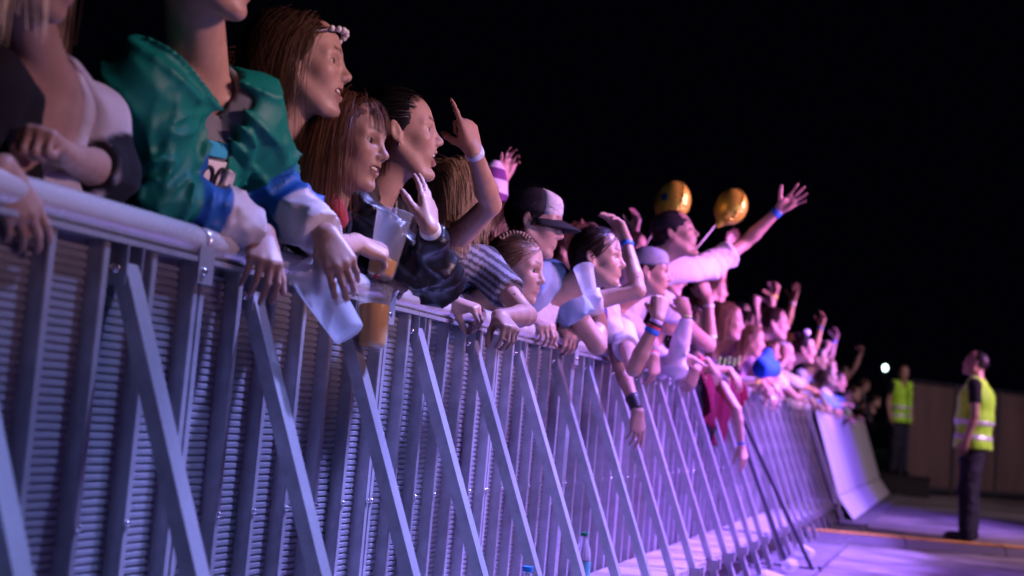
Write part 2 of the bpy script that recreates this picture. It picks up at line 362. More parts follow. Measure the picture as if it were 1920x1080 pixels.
def head_sdf(f, c, H, s, male, opn, smile, eye):
    W = lambda p: c+H@(np.array(p, float)*s)
    def E3(p, r, k, sub=False, M=None): f.ell(W(p), H if M is None else H@M, np.array(r)*s, k*s, sub)
    def C(a, b, r1, r2, k, sub=False): f.cone(W(a), W(b), r1*s, r2*s, k*s, sub)
    jw = .006 if male else 0; dn = .020*opn
    E3((-.010, 0, .035), (.093, .074, .088), .01)
    E3((.028, 0, .042), (.055, .060, .060), .03); E3((.034, 0, -.014), (.052, .056, .068), .03)
    E3((.020, 0, -.058), (.052, .044+jw, .042), .03)
    E3((.058, 0, -.050), (.033, .032, .032), .022)
    for y in (1, -1):
        C((-.004, y*(.055+jw), -.036), (.052-opn*.006, y*.022, -.089-dn), .017+jw*.5, .014, .026)
        E3((.056, y*.036, -.019-.0+.004*smile), (.025, .024, .022), .022)
        C((.076, y*.012, .026), (.064, y*.046, .025), .011+jw*.4, .010, .016)
    E3((.070+jw*.5-opn*.005, 0, -.094-dn), (.018, .019+jw, .015), .022)
    for y in (1, -1): E3((.0875, y*.031, .008), (.0110, .017, .010), .012, True)
    C((.080, 0, .018), (.103, 0, -.021), .0075, .0085, .013); E3((.1035, 0, -.0245), (.0098, .0105, .0090), .008)
    for y in (1, -1):
        E3((.0925, y*.0115, -.029), (.010, .0068, .0078), .006)
        E3((.066, y*.031, .007), (.0140, .0140, .0140), .004)
        E3((.079, y*.0325, .0062), (.0105, .0158, .0062*eye), .002, True)
    cz = -.0565; co = V3(.0725-.004*smile, .0275+.005*smile, cz+.009*smile-.004*opn)
    up = V3(.0890-.0015*smile, 0, -.0505+.002*smile); lo = V3(.0870-.006*opn, 0, -.0632-dn-.002*smile)
    if opn > .05 or smile > .5:
        E3((.083, 0, cz+.001*smile-dn*.55), (.024, .019+.009*smile, .0026+.0095*opn+.0042*smile), .003, True)
    for y in (1, -1):
        c2 = co*V3(1, y, 1); m1 = V3(.0855, y*.013, up[2]+.001); m2 = lo*.55+c2*.45+V3(.004, 0, -.003)
        C(up, m1, .0055, .0050, .004); C(m1, c2, .0050, .0028, .004); C(lo, m2, .0066, .0055, .005); C(m2, c2, .0055, .0028, .004)
        ct, st = math.cos(R(22)), math.sin(R(22)); Me = np.array([[ct, y*st, 0], [-y*st, ct, 0], [0, 0, 1]]); ct, st = math.cos(R(12)), math.sin(R(12))
        Me = Me@np.array([[ct, 0, -st], [0, 1, 0], [st, 0, ct]])
        E3((-.010, y*.0775, .002), (.0175, .0065, .031), .006, False, Me); E3((-.005, y*.0850, .000), (.0100, .0060, .019), .004, True, Me)
        C((-.002, y*.074, -.026), (-.001, y*.075, -.029), .0065, .006, .006)
    def lipw(V):
        d = 9
        for y in (1, -1):
            c2 = W(co*V3(1, y, 1)); m1 = W(V3(.0855, y*.013, up[2]+.001)); m2 = W(lo*.55+co*V3(1, y, 1)*.45+V3(.004, 0, -.003))
            for a, b, r in ((W(up), m1, .0053), (m1, c2, .004), (W(lo), m2, .006), (m2, c2, .0042)):
                d = np.minimum(d, d_cone(V[:, 0], V[:, 1], V[:, 2], a, b, r*s, r*s))
        return np.clip(1-(d-.0002*s)/(.0016*s), 0, 1)
    def browd(V):
        d = 9
        for y in (1, -1):
            d = np.minimum(d, d_cone(V[:, 0], V[:, 1], V[:, 2], W((.087, y*.013, .0315)), W((.079, y*.034, .0355)), .0060*s, .0055*s))
            d = np.minimum(d, d_cone(V[:, 0], V[:, 1], V[:, 2], W((.079, y*.034, .0355)), W((.066, y*.050, .031)), .0055*s, .0035*s))
        return np.clip(1-d/(.002*s), 0, 1)
    def lash(V):
        d = 9
        for y in (1, -1):
            pts_ = [W((.0795-.006*abs(a-.2)*abs(a-.2)-.002, y*(.0325+.0150*a), .0062+.0058*eye*math.sqrt(max(1-a*a, 0))+.0004)) for a in (-.95, -.5, 0, .5, .95)]
            for a, b in zip(pts_[:-1], pts_[1:]): d = np.minimum(d, d_cone(V[:, 0], V[:, 1], V[:, 2], a, b, .0016*s, .0016*s))
        return np.clip(1-d/(.0016*s), 0, 1)
    def cav(V):
        e = d_ell(V[:, 0], V[:, 1], V[:, 2], W((.080, 0, cz+.001*smile-dn*.55)), H, np.array((.021, .019+.009*smile, .0035+.0095*opn+.0042*smile))*s)
        return np.clip(.5-e/(.003*s), 0, 1)*(opn > .05 or smile > .5)
    return W, lipw, browd, cav, lash
def uv_sphere(n=12, m=8):
    V = []; F = []
    for i in range(m+1):
        for j in range(n): a, b = math.pi*i/m, 2*math.pi*j/n; V.append((math.cos(a), math.sin(a)*math.cos(b), math.sin(a)*math.sin(b)))
    for i in range(m):
        for j in range(n): F.append((i*n+j, (i+1)*n+j, (i+1)*n+(j+1) % n, i*n+(j+1) % n))
    return np.array(V, float), np.array(F)
_sv, _sf = uv_sphere(16, 14)
_ec = np.where((_sv[:, :1] > .93), np.array([[.01, .008, .006]]), np.where(_sv[:, :1] > .74, np.array([[.06, .04, .03]]), np.array([[.62, .58, .56]])))
EYE_ME = mesh_np('eye', _sv*.0128, _sf, _ec); EYE_ME.materials.append(EYE)

def ell_push(P, c, r, off):
    q = (P-c)/(r+off[:, None]); k = np.linalg.norm(q, axis=1)
    ins = k < 1
    P[ins] = (c+q/np.maximum(k, 1e-6)[:, None]*(r+off[:, None]))[ins]
    return P
def cone_push(P, a, b, r1, r2, off):
    ba = b-a; t = np.clip(((P-a)@ba)/(ba@ba+1e-12), 0, 1); ax = a+t[:, None]*ba; v = P-ax; L = np.linalg.norm(v, axis=1)+1e-9; rr = r1+(r2-r1)*t+off
    ins = L < rr; P[ins] = (ax+v/L[:, None]*rr[:, None])[ins]; return P
def make_hair(hd, style, color, n, length=.4, width=.0018, seed=1, colliders=(), tip=None, vol=1.0, sweep=0.0, push=-.35, farcut=None):
    """strands as narrow ribbons combed over the skull; local head space then to world"""
    rs = np.random.RandomState(seed); c, H, s = hd
    D = rs.normal(size=(n*4, 3)); D /= np.linalg.norm(D, axis=1)[:, None]
    cc = V3(-.010, 0, .035); rr = V3(.094, .076, .090)
    P = cc+D*rr; keep = P[:, 2] > 1.0*P[:, 0]+.004
    if style == 'back': keep &= ~((P[:, 2] < .035) & (P[:, 0] > -.028))
    if style == 'short': keep &= P[:, 2] > -.055
    P = P[keep][:n]; n = len(P); D = D[keep][:n]
    g = H.T@V3(0, 0, -1); lay = (.003+.013*rs.uniform(0, 1, n)**1.6)*vol
    sw_ = np.where(P[:, 0] < -.03, sweep, 0.0)[:, None]*V3(1, 0, 0); g = g[None]+sw_; g = g/np.linalg.norm(g, axis=1)[:, None]
    if style in ('long', 'bangs'):
        sd = np.where(P[:, 1]+rs.normal(0, .008, n) > 0, 1, -1)
        d0 = np.stack([push+0*sd, sd*.9, .15+0*sd], 1); L = length*(1.05-.40*rs.uniform(0, 1, n)**1.5)
        if style == 'bangs':
            fr = (P[:, 0] > .035) & (np.abs(P[:, 1]) < .034); d0[fr] = np.stack([1+0*P[fr, 0], P[fr, 1]*6, -.2+0*P[fr, 0]], 1); L[fr] = rs.uniform(.055, .08, fr.sum())
        if farcut: L = np.where(P[:, 1] > .0, np.minimum(L, farcut), L)
        G = .55; nst = 11
    elif style == 'back':
        tgt = V3(-.105, 0, .03) if tip is None else np.array(tip); d0 = tgt-P+rs.normal(0, .004, (n, 3)); L = np.linalg.norm(tgt-P, axis=1)*1.25+.02; G = 0.0; nst = 9; lay = rs.uniform(.002, .013, n)*vol
    else:
        d0 = np.stack([.9-1.2*(P[:, 0] < .02), np.sign(P[:, 1])*.25, -.25-.5*(P[:, 2] < .06)], 1)+D*.05+rs.normal(0, .16, (n, 3)); L = length*rs.uniform(.6, 1.1, n); G = .12; nst = 5; lay = rs.uniform(.002, .006, n)
    d = d0/np.linalg.norm(d0, axis=1)[:, None]; pts = [P.copy()]; st = L/(nst-1); wob = rs.normal(0, .15, (n, 3)); ph = rs.uniform(0, 6.28, n)
    cols = [(H.T@(a-c)/s, H.T@(b-c)/s, r1/s, r2/s) for a, b, r1, r2 in colliders]
    for i in range(nst-1):
        if style == 'back':
            v = tgt-P; d = d*.5+.5*v/(np.linalg.norm(v, axis=1)[:, None]+1e-6)
        else: d = d+g*G*(.35 if i < 2 else 1)+wob*.25
        d += .03*np.sin(ph+i*.9)[:, None]*np.roll(wob, 1, 1)*8*(style != 'short')*.25
        d /= np.linalg.norm(d, axis=1)[:, None]; P = P+d*st[:, None]
        P = ell_push(P, cc, rr, lay); P = ell_push(P, V3(.030, 0, -.018), V3(.056, .062, .082), lay*.4+.001)
        P = cone_push(P, V3(-.02, 0, -.05), V3(-.045, 0, -.17), .052, .058, lay*.6)
        for a, b, r1, r2 in cols: P = cone_push(P, a, b, r1, r2, lay*.8+.004)
        q = P-pts[-1]; d = q/(np.linalg.norm(q, axis=1)[:, None]+1e-9); pts.append(P.copy())
    A = np.stack(pts, 1)
    if style in ('long', 'bangs') and n > 300:
        ng = n//14; gi = rs.randint(0, n, ng); dist = ((A[:, None, 1]-A[None, gi, 1])**2).sum(2); near = gi[dist.argmin(1)]
        wgt = (np.linspace(0, 1, nst)**1.2*.55)[None, :, None]; A = A*(1-wgt)+A[near]*wgt
    tan = np.gradient(A, axis=1); tan /= np.linalg.norm(tan, axis=2)[..., None]+1e-9
    ctr = np.stack([np.full(A.shape[:2], cc[0]), np.zeros(A.shape[:2]), np.minimum(A[..., 2], cc[2])], 2)
    out = A-ctr; out /= np.linalg.norm(out, axis=2)[..., None]+1e-9
    sdv = np.cross(tan, out); sdv /= np.linalg.norm(sdv, axis=2)[..., None]+1e-9
    sdv = sdv+out*rs.normal(0, .25, (n, 1, 1)); sdv /= np.linalg.norm(sdv, axis=2)[..., None]
    wd = width*rs.uniform(.6, 1.3, (n, 1))*np.linspace(1, .35, nst)[None]
    Lf = A-sdv*wd[..., None]*.5; Rt = A+sdv*wd[..., None]*.5
    V = np.stack([Lf, Rt], 2).reshape(-1, 3); b = (np.arange(n)*nst*2)[:, None]+np.arange(nst-1)[None]*2; b = b.ravel()
    F = np.stack([b, b+1, b+3, b+2], 1)
    cv = (rs.uniform(.75, 1.25, n)*(1+.15*np.sin(ph)))[:, None, None]*np.array(color)[None, None]*np.ones((n, nst*2, 1)); cv = cv*np.repeat(np.linspace(.85, 1.15, nst), 2)[None, :, None]
    return c+(V*s)@H.T, F, cv.reshape(-1, 3)
def skull_cap(hd, color, infl=.007):
    c, H, s = hd; f = Field(); W = lambda p: c+H@(np.array(p)*s)
    n = nrm(V3(1.0, 0, -1.0)); f.ell(W((-.010, 0, .035)), H, (np.array((.093, .074, .088))+infl)*s, .01, clip=(W((-.002+.014, 0, 0)), H@n))
    V, F = f.mesh(.007); return V, F, np.ones((len(V), 3))*np.array(color)*.6
def merge(*parts):
    Vs, Fs, Cs, n = [], [], [], 0
    for V, F, Cc in parts: Vs.append(V); Fs.append(F+n); Cs.append(Cc); n += len(V)
    return np.concatenate(Vs), np.concatenate(Fs), np.concatenate(Cs)
def head_frame(yaw, pitch, roll):
    y, p, r = R(yaw), R(pitch), R(roll)
    fwd = V3(math.cos(y)*math.cos(p), math.sin(y)*math.cos(p), math.sin(p)); left = nrm(np.cross([0, 0, 1.0], fwd)); up = np.cross(fwd, left)
    l2 = left*math.cos(r)+up*math.sin(r); u2 = np.cross(fwd, l2); return np.stack([fwd, l2, u2], 1)
def band(name, p0, p1, r0, r1, mat, parent, base, thick=.003):
    ax = p1-p0; L = np.linalg.norm(ax); m = MB()
    m.lathe([(r0-.002, 0), (r0+thick, .0), (r0+thick*1.3, L*.2), (r1+thick*1.3, L*.8), (r1+thick, L), (r1-.002, L)], p0-base, 18, ax)
    return m.build(name, mat, parent, True)
SKINS = [(.42, .255, .195), (.45, .285, .225), (.37, .215, .16), (.47, .31, .25)]
_leg = None
def legs_mesh():
    global _leg
    if _leg is None:
        f = Field(); f.ell((0, 0, .0), I3, (.115, .165, .13), .02)
        for y in (-.095, .095):
            f.cone((0, y, -.05), (.02, y, -.45), .088, .060, .05); f.cone((.02, y, -.45), (-.01, y, -.88), .062, .050, .02)
        f.foldspec = [(.008, .09, 3, None)]
        V, F = f.mesh(.016); _leg = mesh_np('trousers', V, F)
    return _leg
PEOPLE = []
def person(label, head, look=(0, 0, 0), male=False, hs=1.0, mouth=(0, 0), eye=1.0, skin=0, byaw=0, hipx=-.34, hipz=.96, lean=None,
           hair=None, arms=(), top=None, jacket=None, h=.006, hface=None, shw=None, shoulders=None, group=None, legs='dark', extra=None, name='person', nb=None, chest=None, nx=-.06):
    """head=(u,v,X): centre of the head in photo pixels on the plane X; look=(yaw,pitch,roll), yaw 0 faces the stage"""
    t0 = time.time(); P = {}
    c = atX(*head) if not isinstance(head, np.ndarray) else head; H = head_frame(*look); s = hs*(1.03 if male else .98)
    fwd = V3(math.cos(R(byaw)), math.sin(R(byaw)), 0); left = V3(-fwd[1], fwd[0], 0)
    neck = c+V3(0, 0, -.175*s)-fwd*.045+(fwd*0 if lean is None else lean) if nb is None else nb
    if nb is None and not isinstance(head, np.ndarray) and head[2] > -.3: neck = V3(min(neck[0], nx), neck[1], neck[2])
    base = V3(hipx, neck[1], 0.0) if not isinstance(hipx, np.ndarray) else V3(hipx[0], hipx[1], 0)
    hip = V3(base[0], base[1], min(hipz, neck[2]-.40))
    up = nrm(neck-hip); sw = shw or (.185 if male else .158)
    shR = neck-left*sw-up*.035; shL = neck+left*sw-up*.035
    if shoulders:
        if shoulders[0] is not None: shR = pt(shoulders[0], shR, .1)
        if shoulders[1] is not None: shL = pt(shoulders[1], shL, .1)
    for a in arms:
        if 's' in a:
            if a.get('side', 'R') == 'R': shR = pt(a['s'], shR, .1)
            else: shL = pt(a['s'], shL, .1)
    side = nrm(shL-shR); fw = nrm(np.cross(side, up)); TM = np.stack([fw, side, nrm(np.cross(fw, side))], 1)
    m = 1.0 if male else .88; TL = np.linalg.norm(neck-hip)
    def torso(f, infl=0.0, full=True, k=.05):
        ch = hip+(neck-hip)*.70; f.ell(ch, TM, V3(.115*m+infl, .160*m+infl, .175*m+infl*.6), k)
        if full:
            f.ell(hip+(neck-hip)*.36, TM, V3(.105*m+infl, .145*m+infl, .17), k); f.ell(hip, TM, V3(.118*m+infl, .165*m+infl, .14), k)
        for S in (shR, shL):
            f.cone(neck-up*.035, S, .052*m+infl*.8, .052*m+infl, k*.7); f.cone(neck+up*.015, S+up*.008, .040*m+infl*.6, .030*m+infl*.8, .03)
        if not male:
            for S in (shR, shL): f.ell(ch+(S-neck)*.42+fw*.085-up*.02, TM, V3(.055+infl, .058+infl, .062+infl), .03)
    f = Field(); hd = (c, H, s)
    W, lipw, browd, cav, lash = head_sdf(f, c, H, s, male, *((mouth[0], mouth[1]) if mouth else (0, 0)), eye)
    f.cone(W((-.022, 0, -.045)), neck-up*.01, (.052 if male else .045)*s, (.060 if male else .052)*s, .03)
    f.cone(W((.0, 0, -.07)), neck+fwd*.01, .030*s, .032*s, .03)
    if chest is None: chest = bool((top and top.get('tank')) or not top)
    if chest: torso(f, -.003, False)
    else:
        for S in (shR, shL): f.cone(neck-up*.035, S, .050*m, .050*m, .03)
    A = []
    for a in arms:
        right = a.get('side', 'R') == 'R'; S = shR if right else shL
        if 's' in a: S = pt(a['s'], S, .1)
        la = a.get('L', (.29, .25) if male else (.27, .235)); nm = label[:22]
        E_ = pt(a['e'], S, la[0], nm+' elbow'); Wr = pt(a['w'], E_, la[1], nm+' wrist')
        sc = a.get('sc', 1.0)*(1.0 if male else .92)
        arm(f, S, E_, Wr, a.get('sc', 1.0), male)
        info = {}
        tp = pt(a['t'], Wr, .17*sc, nm+' tip') if not a.get('dir') else Wr+nrm(V3(*a['dir']))
        hand(f, Wr, tp-Wr, V3(*a.get('n', (0, -1, .3))), right, a.get('pose', 'relaxed'), sc, info)
        rr = V3(.12, .12, .12)*sc+.06; 
        if a.get('fine', h < .008): f.fine.append((np.minimum(Wr, tp)-.03, np.maximum(Wr, tp)+.03, max(h*.72, .0042)))
        A.append(dict(S=S, E=E_, W=Wr, tip=tp, info=info, right=right, **{k: v for k, v in a.items() if k in ('bands', 'nails', 'sleeve', 'watch')}))
        if h < .005: print('   arm', nm, np.linalg.norm(E_-S).round(2), np.linalg.norm(Wr-E_).round(2), 'W', Wr.round(2), 'E', E_.round(2))
    if hface: f.fine.append((c-.15, c+.15, hface))
    V, F = f.mesh(h)
    kp = np.linalg.norm(V-c, axis=1) < .17*s
    for a in A:
        if a.get('fine_', True) and h < .0085: kp |= np.linalg.norm(V-(a['W']+(a['tip']-a['W'])*.5), axis=1) < .125
    if h < .0085: V, F = cluster(V, F, kp, h*1.75)
    sk = np.array(SKINS[skin % len(SKINS)]); cv = np.ones((len(V), 3))*sk
    d = np.linalg.norm(V-c, axis=1) < .16*s; Vh = V[d]; ch_ = cv[d]
    for wgt, col, amt in ((lipw(Vh), sk*V3(.92, .60, .62), .85), (browd(Vh), np.array(hair['color'] if hair else (.05, .03, .02))*.6, .9), (cav(Vh), V3(.10, .02, .02), .95), (lash(Vh), V3(.02, .012, .01), .8)):
        wgt = (wgt*amt)[:, None]; ch_ = ch_*(1-wgt)+wgt*col
    for y in (1, -1):
        q = np.clip(1-np.linalg.norm(Vh-W((.07, y*.042, -.022)), axis=1)/(.03*s), 0, 1)[:, None]*.25; ch_ = ch_*(1-q)+q*sk*V3(1.1, .75, .72)
    cv[d] = ch_
    for a in A:
        if a.get('nails') is not None:
            for tp, dr in a['info']['tips']:
                q = (np.linalg.norm(V-(tp+dr*.002), axis=1) < .0095); cv[q] = a['nails']
        for tp, dr in a['info']['tips']:
            q = np.clip(1-np.linalg.norm(V-tp, axis=1)/.03, 0, 1)[:, None]*.3
            if a.get('nails') is None: cv = cv*(1-q)+q*cv*V3(1.08, .78, .75)
    body = link(name, mesh_np(name, V-base, F, cv), SKIN, None, base); tag(body, label, 'person', group)
    if hface and mouth is not None:
        for y in (1, -1):
            e = link('eye', EYE_ME, None, body); Me = Matrix([list(H[0])+[0], list(H[1])+[0], list(H[2])+[0], [0, 0, 0, 1]])
            e.matrix_local = Matrix.Translation(Vector(W((.0678, y*.031, .0068))-base))@Me@Matrix.Scale(s, 4)
        if mouth[0] > .15 or mouth[1] > .5:
            tm = MB(); q = []
            for k in range(9):
                t = (k-4)/4*1.05; q.append((.059+.0275*math.cos(t), .0275*math.sin(t), -.0525))
            tv = []; tf = []
            for k, p_ in enumerate(q):
                for dz, dx in ((.003, 0), (-.0085, .001), (-.0085, -.004), (.003, -.004)): tv.append(W((p_[0]+dx, p_[1], p_[2]+dz))-base)
            for k in range(8):
                for i in range(4): tf.append((k*4+i, k*4+(i+1) % 4, k*4+4+(i+1) % 4, k*4+4+i))
            tm.add(tv, tf); tm.build('teeth', TEETH, body, True)
    # clothing
    def sleeve(fc, a, kind, infl):
        S, E_, Wr = a['S'], a['E'], a['W']; mm = m
        if kind == 'none': return
        if kind == 'short': q = S+(E_-S)*.58; fc.cone(S, q, .052*mm+infl, .047*mm+infl*1.25, .03, clip=(q, nrm(E_-S))); return
        tt = {'long': .93, 'three': .55, 'push': .3}[kind]; q = E_+(Wr-E_)*tt
        fc.cone(S, E_, .052*mm+infl, .042*mm+infl, .03); fc.cone(E_, q, .042*mm+infl, (arm_r(tt, 1, male)+infl*.8), .02, clip=(q, nrm(Wr-E_)))
    def garment(nm, g):
        fc = Field(); inf = g.get('infl', .012); torso(fc, inf, True)
        if not A or g.get('stub'):
            for S in (shR, shL): fc.cone(S, S+(hip-neck)*.25+(S-neck)*.2, .055*m+inf, .055*m+inf, .03)
        for a in A: sleeve(fc, a, a.get('sleeve') or g.get('sleeve', 'short'), inf)
        if g.get('sleeve') != 'none':
            for S, rt in ((shR, True), (shL, False)):
                if not any(a['right'] == rt for a in A): fc.cone(S, S+(hip-neck)*.42+fw*.03+(S-neck)*.12, .056*m+inf, .050*m+inf, .03)
        nk = g.get('neck', .012)
        fc.cone(neck-up*(.012+g.get('deep', 0))+fw*.02, W((-.01, 0, -.05)), .053*m+nk, .062*m+nk, .012, True)
        if g.get('open'):   # open front, a wedge down the middle of the chest
            ow = g['open']; of = side*g.get('openoff', 0); fc.cone(neck+fw*.085+of*.5, hip+fw*.185+of, ow, ow, .012, True)
        if g.get('tank'):
            for S in (shR, shL): fc.ell(S+(S-neck)*.28-up*.02, TM, V3(.14, .085, .13), .015, True)
            fc.ell(neck+fw*.09-up*.035, TM, V3(.10, .075, .085), .015, True)
        if g.get('collar'):
            for k in range(7):
                t0_, t1_ = R(-150+300/7*k), R(-150+300/7*(k+1)); rc = .070*m+nk
                pp = [neck+up*.012-fw*math.cos(t)*rc*1.0-side*math.sin(t)*rc+up*.02*math.cos(t) for t in (t0_, t1_)]
                fc.cone(pp[0], pp[1], .016, .016, .008); fc.cone(pp[0]+up*.022, pp[1]+up*.022, .011, .011, .008)
        am = g.get('fold', .006); sd = abs(hash(label)) % 97 if False else (len(label)*13+int(abs(head[0]) if not isinstance(head, np.ndarray) else 5)) % 97
        fc.foldspec = [(am, .085, sd, np.array([[1, 0, .35], [.15, .42, .1], [1, 0, -.35]])), (am*.45, .034, sd+9, None)]
        if g.get('creases'):
            for a in A:
                for p0, p1 in ((a['S'], a['E']), (a['E'], a['W'])):
                    ax = nrm(p1-p0); Ma = .30*np.eye(3)+.70*np.outer(ax, ax)+.10*np.outer(nrm(np.cross(ax, V3(.3, .2, 1))), ax); fc.foldspec.append((g['creases'], .040, sd+3, Ma, a['E'], .17))
                fc.foldspec.append((g['creases']*.9, .045, sd+21, .28*np.eye(3)+.72*np.outer(nrm(V3(.5, .3, 1)), nrm(V3(.5, .3, 1))), a['S'], .16))
        hh = g.get('h', max(h*1.6, .0085)); Vg, Fg = fc.mesh(hh)
        cvg = np.ones((len(Vg), 3))*np.array(g['color'])
        if g.get('paint'): cvg = g['paint'](Vg, cvg, dict(neck=neck, hip=hip, up=up, fw=fw, side=side, A=A))
        mt = pmat('fabric_%s' % g.get('kind', 'cotton'), rough={'cotton': .85, 'leather': .30, 'nylon': .55}[g.get('kind', 'cotton')], spec={'cotton': .25, 'leather': .6, 'nylon': .5}[g.get('kind', 'cotton')],
                  attr=True, noise=.12, nscale=18, bump=.2, bscale=300, sheen=.03 if g.get('kind', 'cotton') == 'cotton' else 0)
        o = link(g.get('name', nm), mesh_np(nm, Vg-base, Fg, cvg), mt, body)
        if g.get('label'): o['label'] = g['label']
        return o
    gt = garment('shirt', top) if top else None
    gj = garment('jacket', jacket) if jacket else None
    if legs:
        lm = legs_mesh(); o = link('trousers', lm, None, body); 
        if not lm.materials: lm.materials.append(cloth('denim', (.03, .035, .06)))
        o.location = tuple(hip-base); o.scale = (1, .95 if male else .88, max(hip[2]-.02, .3)/.93)
    # hair
    if hair:
        colliders = [(neck-up*.03, shR, .055*m+.02, .05*m+.02), (neck-up*.03, shL, .055*m+.02, .05*m+.02), (hip, hip+(neck-hip)*.8, .13, .135*m)]
        parts = []
        if hair.get('cap', True): parts.append(skull_cap(hd, hair['color'], hair.get('capinf', .006)))
        for st in hair['layers']:
            kw = dict(st); sty = kw.pop('style'); nn = kw.pop('n')
            parts.append(make_hair(hd, sty, hair['color'], nn, seed=int(c[1]*100) % 1000, colliders=colliders, **kw))
        if hair.get('bun'):
            fb = Field(); bp = np.array(hair['bun']); fb.ell(W(bp), H, V3(.035, .035, .035)*s, .01); fb.foldspec = [(.006, .02, 3, None)]; Vb, Fb = fb.mesh(.006); parts.append((Vb, Fb, np.ones((len(Vb), 3))*np.array(hair['color'])))
        Vh, Fh, Ch = merge(*parts); link('hair', mesh_np('hair', Vh-base, Fh, Ch), HAIR, body)
    # wristbands
    for a in A:
        for t, col, wd in a.get('bands', ()):
            E_, Wr = a['E'], a['W']; ax = nrm(Wr-E_); p0 = E_+(Wr-E_)*t; L = np.linalg.norm(Wr-E_)
            r0 = arm_r(min(t, 1), 1, male)+.0012; r1 = arm_r(min(t+wd/L, 1), 1, male)+.0012
            band('wristband', p0, p0+ax*wd, r0, r1, pmat('band_%02x%02x%02x' % tuple(int(q*255) for q in col), col, rough=.5, noise=.15, nscale=60), body, base, .0028)
    P.update(body=body, c=c, H=H, s=s, W=W, base=base, neck=neck, hip=hip, shR=shR, shL=shL, up=up, fw=fw, side=side, A=A, m=m, shirt=gt, jacket=gj)
    print('person %-40s head %s d=%.2f  neck %.2f  t=%.2f nv=%d' % (label[:40], c.round(2), np.linalg.norm(c-CAMP), neck[2], time.time()-t0, len(V)))
    PEOPLE.append(P); return P
def cap_hat(P, color, visor=True, front=None, back=False, tilt=0, mat=None, name='cap'):
    """baseball cap: crown (panels), peak"""
    W, base, body = P['W'], P['base'], P['body']
    cm = mat or cloth('cap_%d' % int(sum(color)*1000), color)
    def dome(sel):
        V, F = [], []; n, mrows = 24, 9; idx = {}
        for i in range(mrows+1):
            th = i/mrows*R(96)
            for j in range(n):
                ph = 2*math.pi*j/n; x = math.sin(th)*math.cos(ph); y = math.sin(th)*math.sin(ph); z = math.cos(th)
                rx = .103 if x < 0 else .103; pz = .042+.086*z+(.010*x*abs(x) if not back else -.01*x)
                if x > 0 and not back: pz += .012*x*(1-abs(2*z-1))
                V.append(W((-.010+rx*x, .084*y, pz))-base)
        for i in range(mrows):
            for j in range(n):
                ph = (j+.5)/n*2*math.pi; isf = math.cos(ph) > .45
                if sel is None or sel == isf: F.append((i*n+j, (i+1)*n+j, (i+1)*n+(j+1) % n, i*n+(j+1) % n))
        return V, F
    V, F = dome(None if front is None else False); mb = MB(); mb.add(V, F); crown = mb.build(name, cm, body, True)
    sol = crown.modifiers.new('thick', 'SOLIDIFY'); sol.thickness = .003
    if front is not None:
        V, F = dome(True); mb = MB(); mb.add(V, F); fp = mb.build('front_panel', cloth('cap_front', front), crown, True); sol = fp.modifiers.new('thick', 'SOLIDIFY'); sol.thickness = .004
    if visor:
        V, F = [], []; n = 14; sg = -1 if back else 1
        for i in range(5):
            e = i/4
            for j in range(n+1):
                t = (j/n-.5)*R(150); x = -.010+math.cos(t)*(.100+.075*e*math.cos(t)**.6); y = math.sin(t)*(.082+.012*e); z = .030-.018*abs(math.sin(t))**1.5-.022*e
                V.append(W((x*sg-(.02 if back else 0), y, z+(.0 if not back else -.03)))-base)
        for i in range(4):
            for j in range(n): a = i*(n+1)+j; F.append((a, a+1, a+n+2, a+n+1))
        mb = MB(); mb.add(V, F); vo = mb.build('peak', cm, crown, True); sol = vo.modifiers.new('thick', 'SOLIDIFY'); sol.thickness = .004
    return crown
def glasses(P, color=(.02, .02, .03)):
    W, base = P['W'], P['base']; m = MB()
    for y in (1, -1):
        pts = [W((.0885-abs(math.sin(a))*.001, y*(.032+.021*math.cos(a)), .006+.017*math.sin(a)))-base for a in np.linspace(0, 2*math.pi, 17)]
        m.tube(pts, .0018, 6, False); m.tube([W((.084, y*.053, .010))-base, W((.05, y*.074, .012))-base, W((-.012, y*.079, .010))-base], .0018, 6)
    m.tube([W((.090, .012, .010))-base, W((.092, 0, .012))-base, W((.090, -.012, .010))-base], .0016, 6)
    return m.build('glasses', pmat('spectacle_frame', color, rough=.25), P['body'], True)
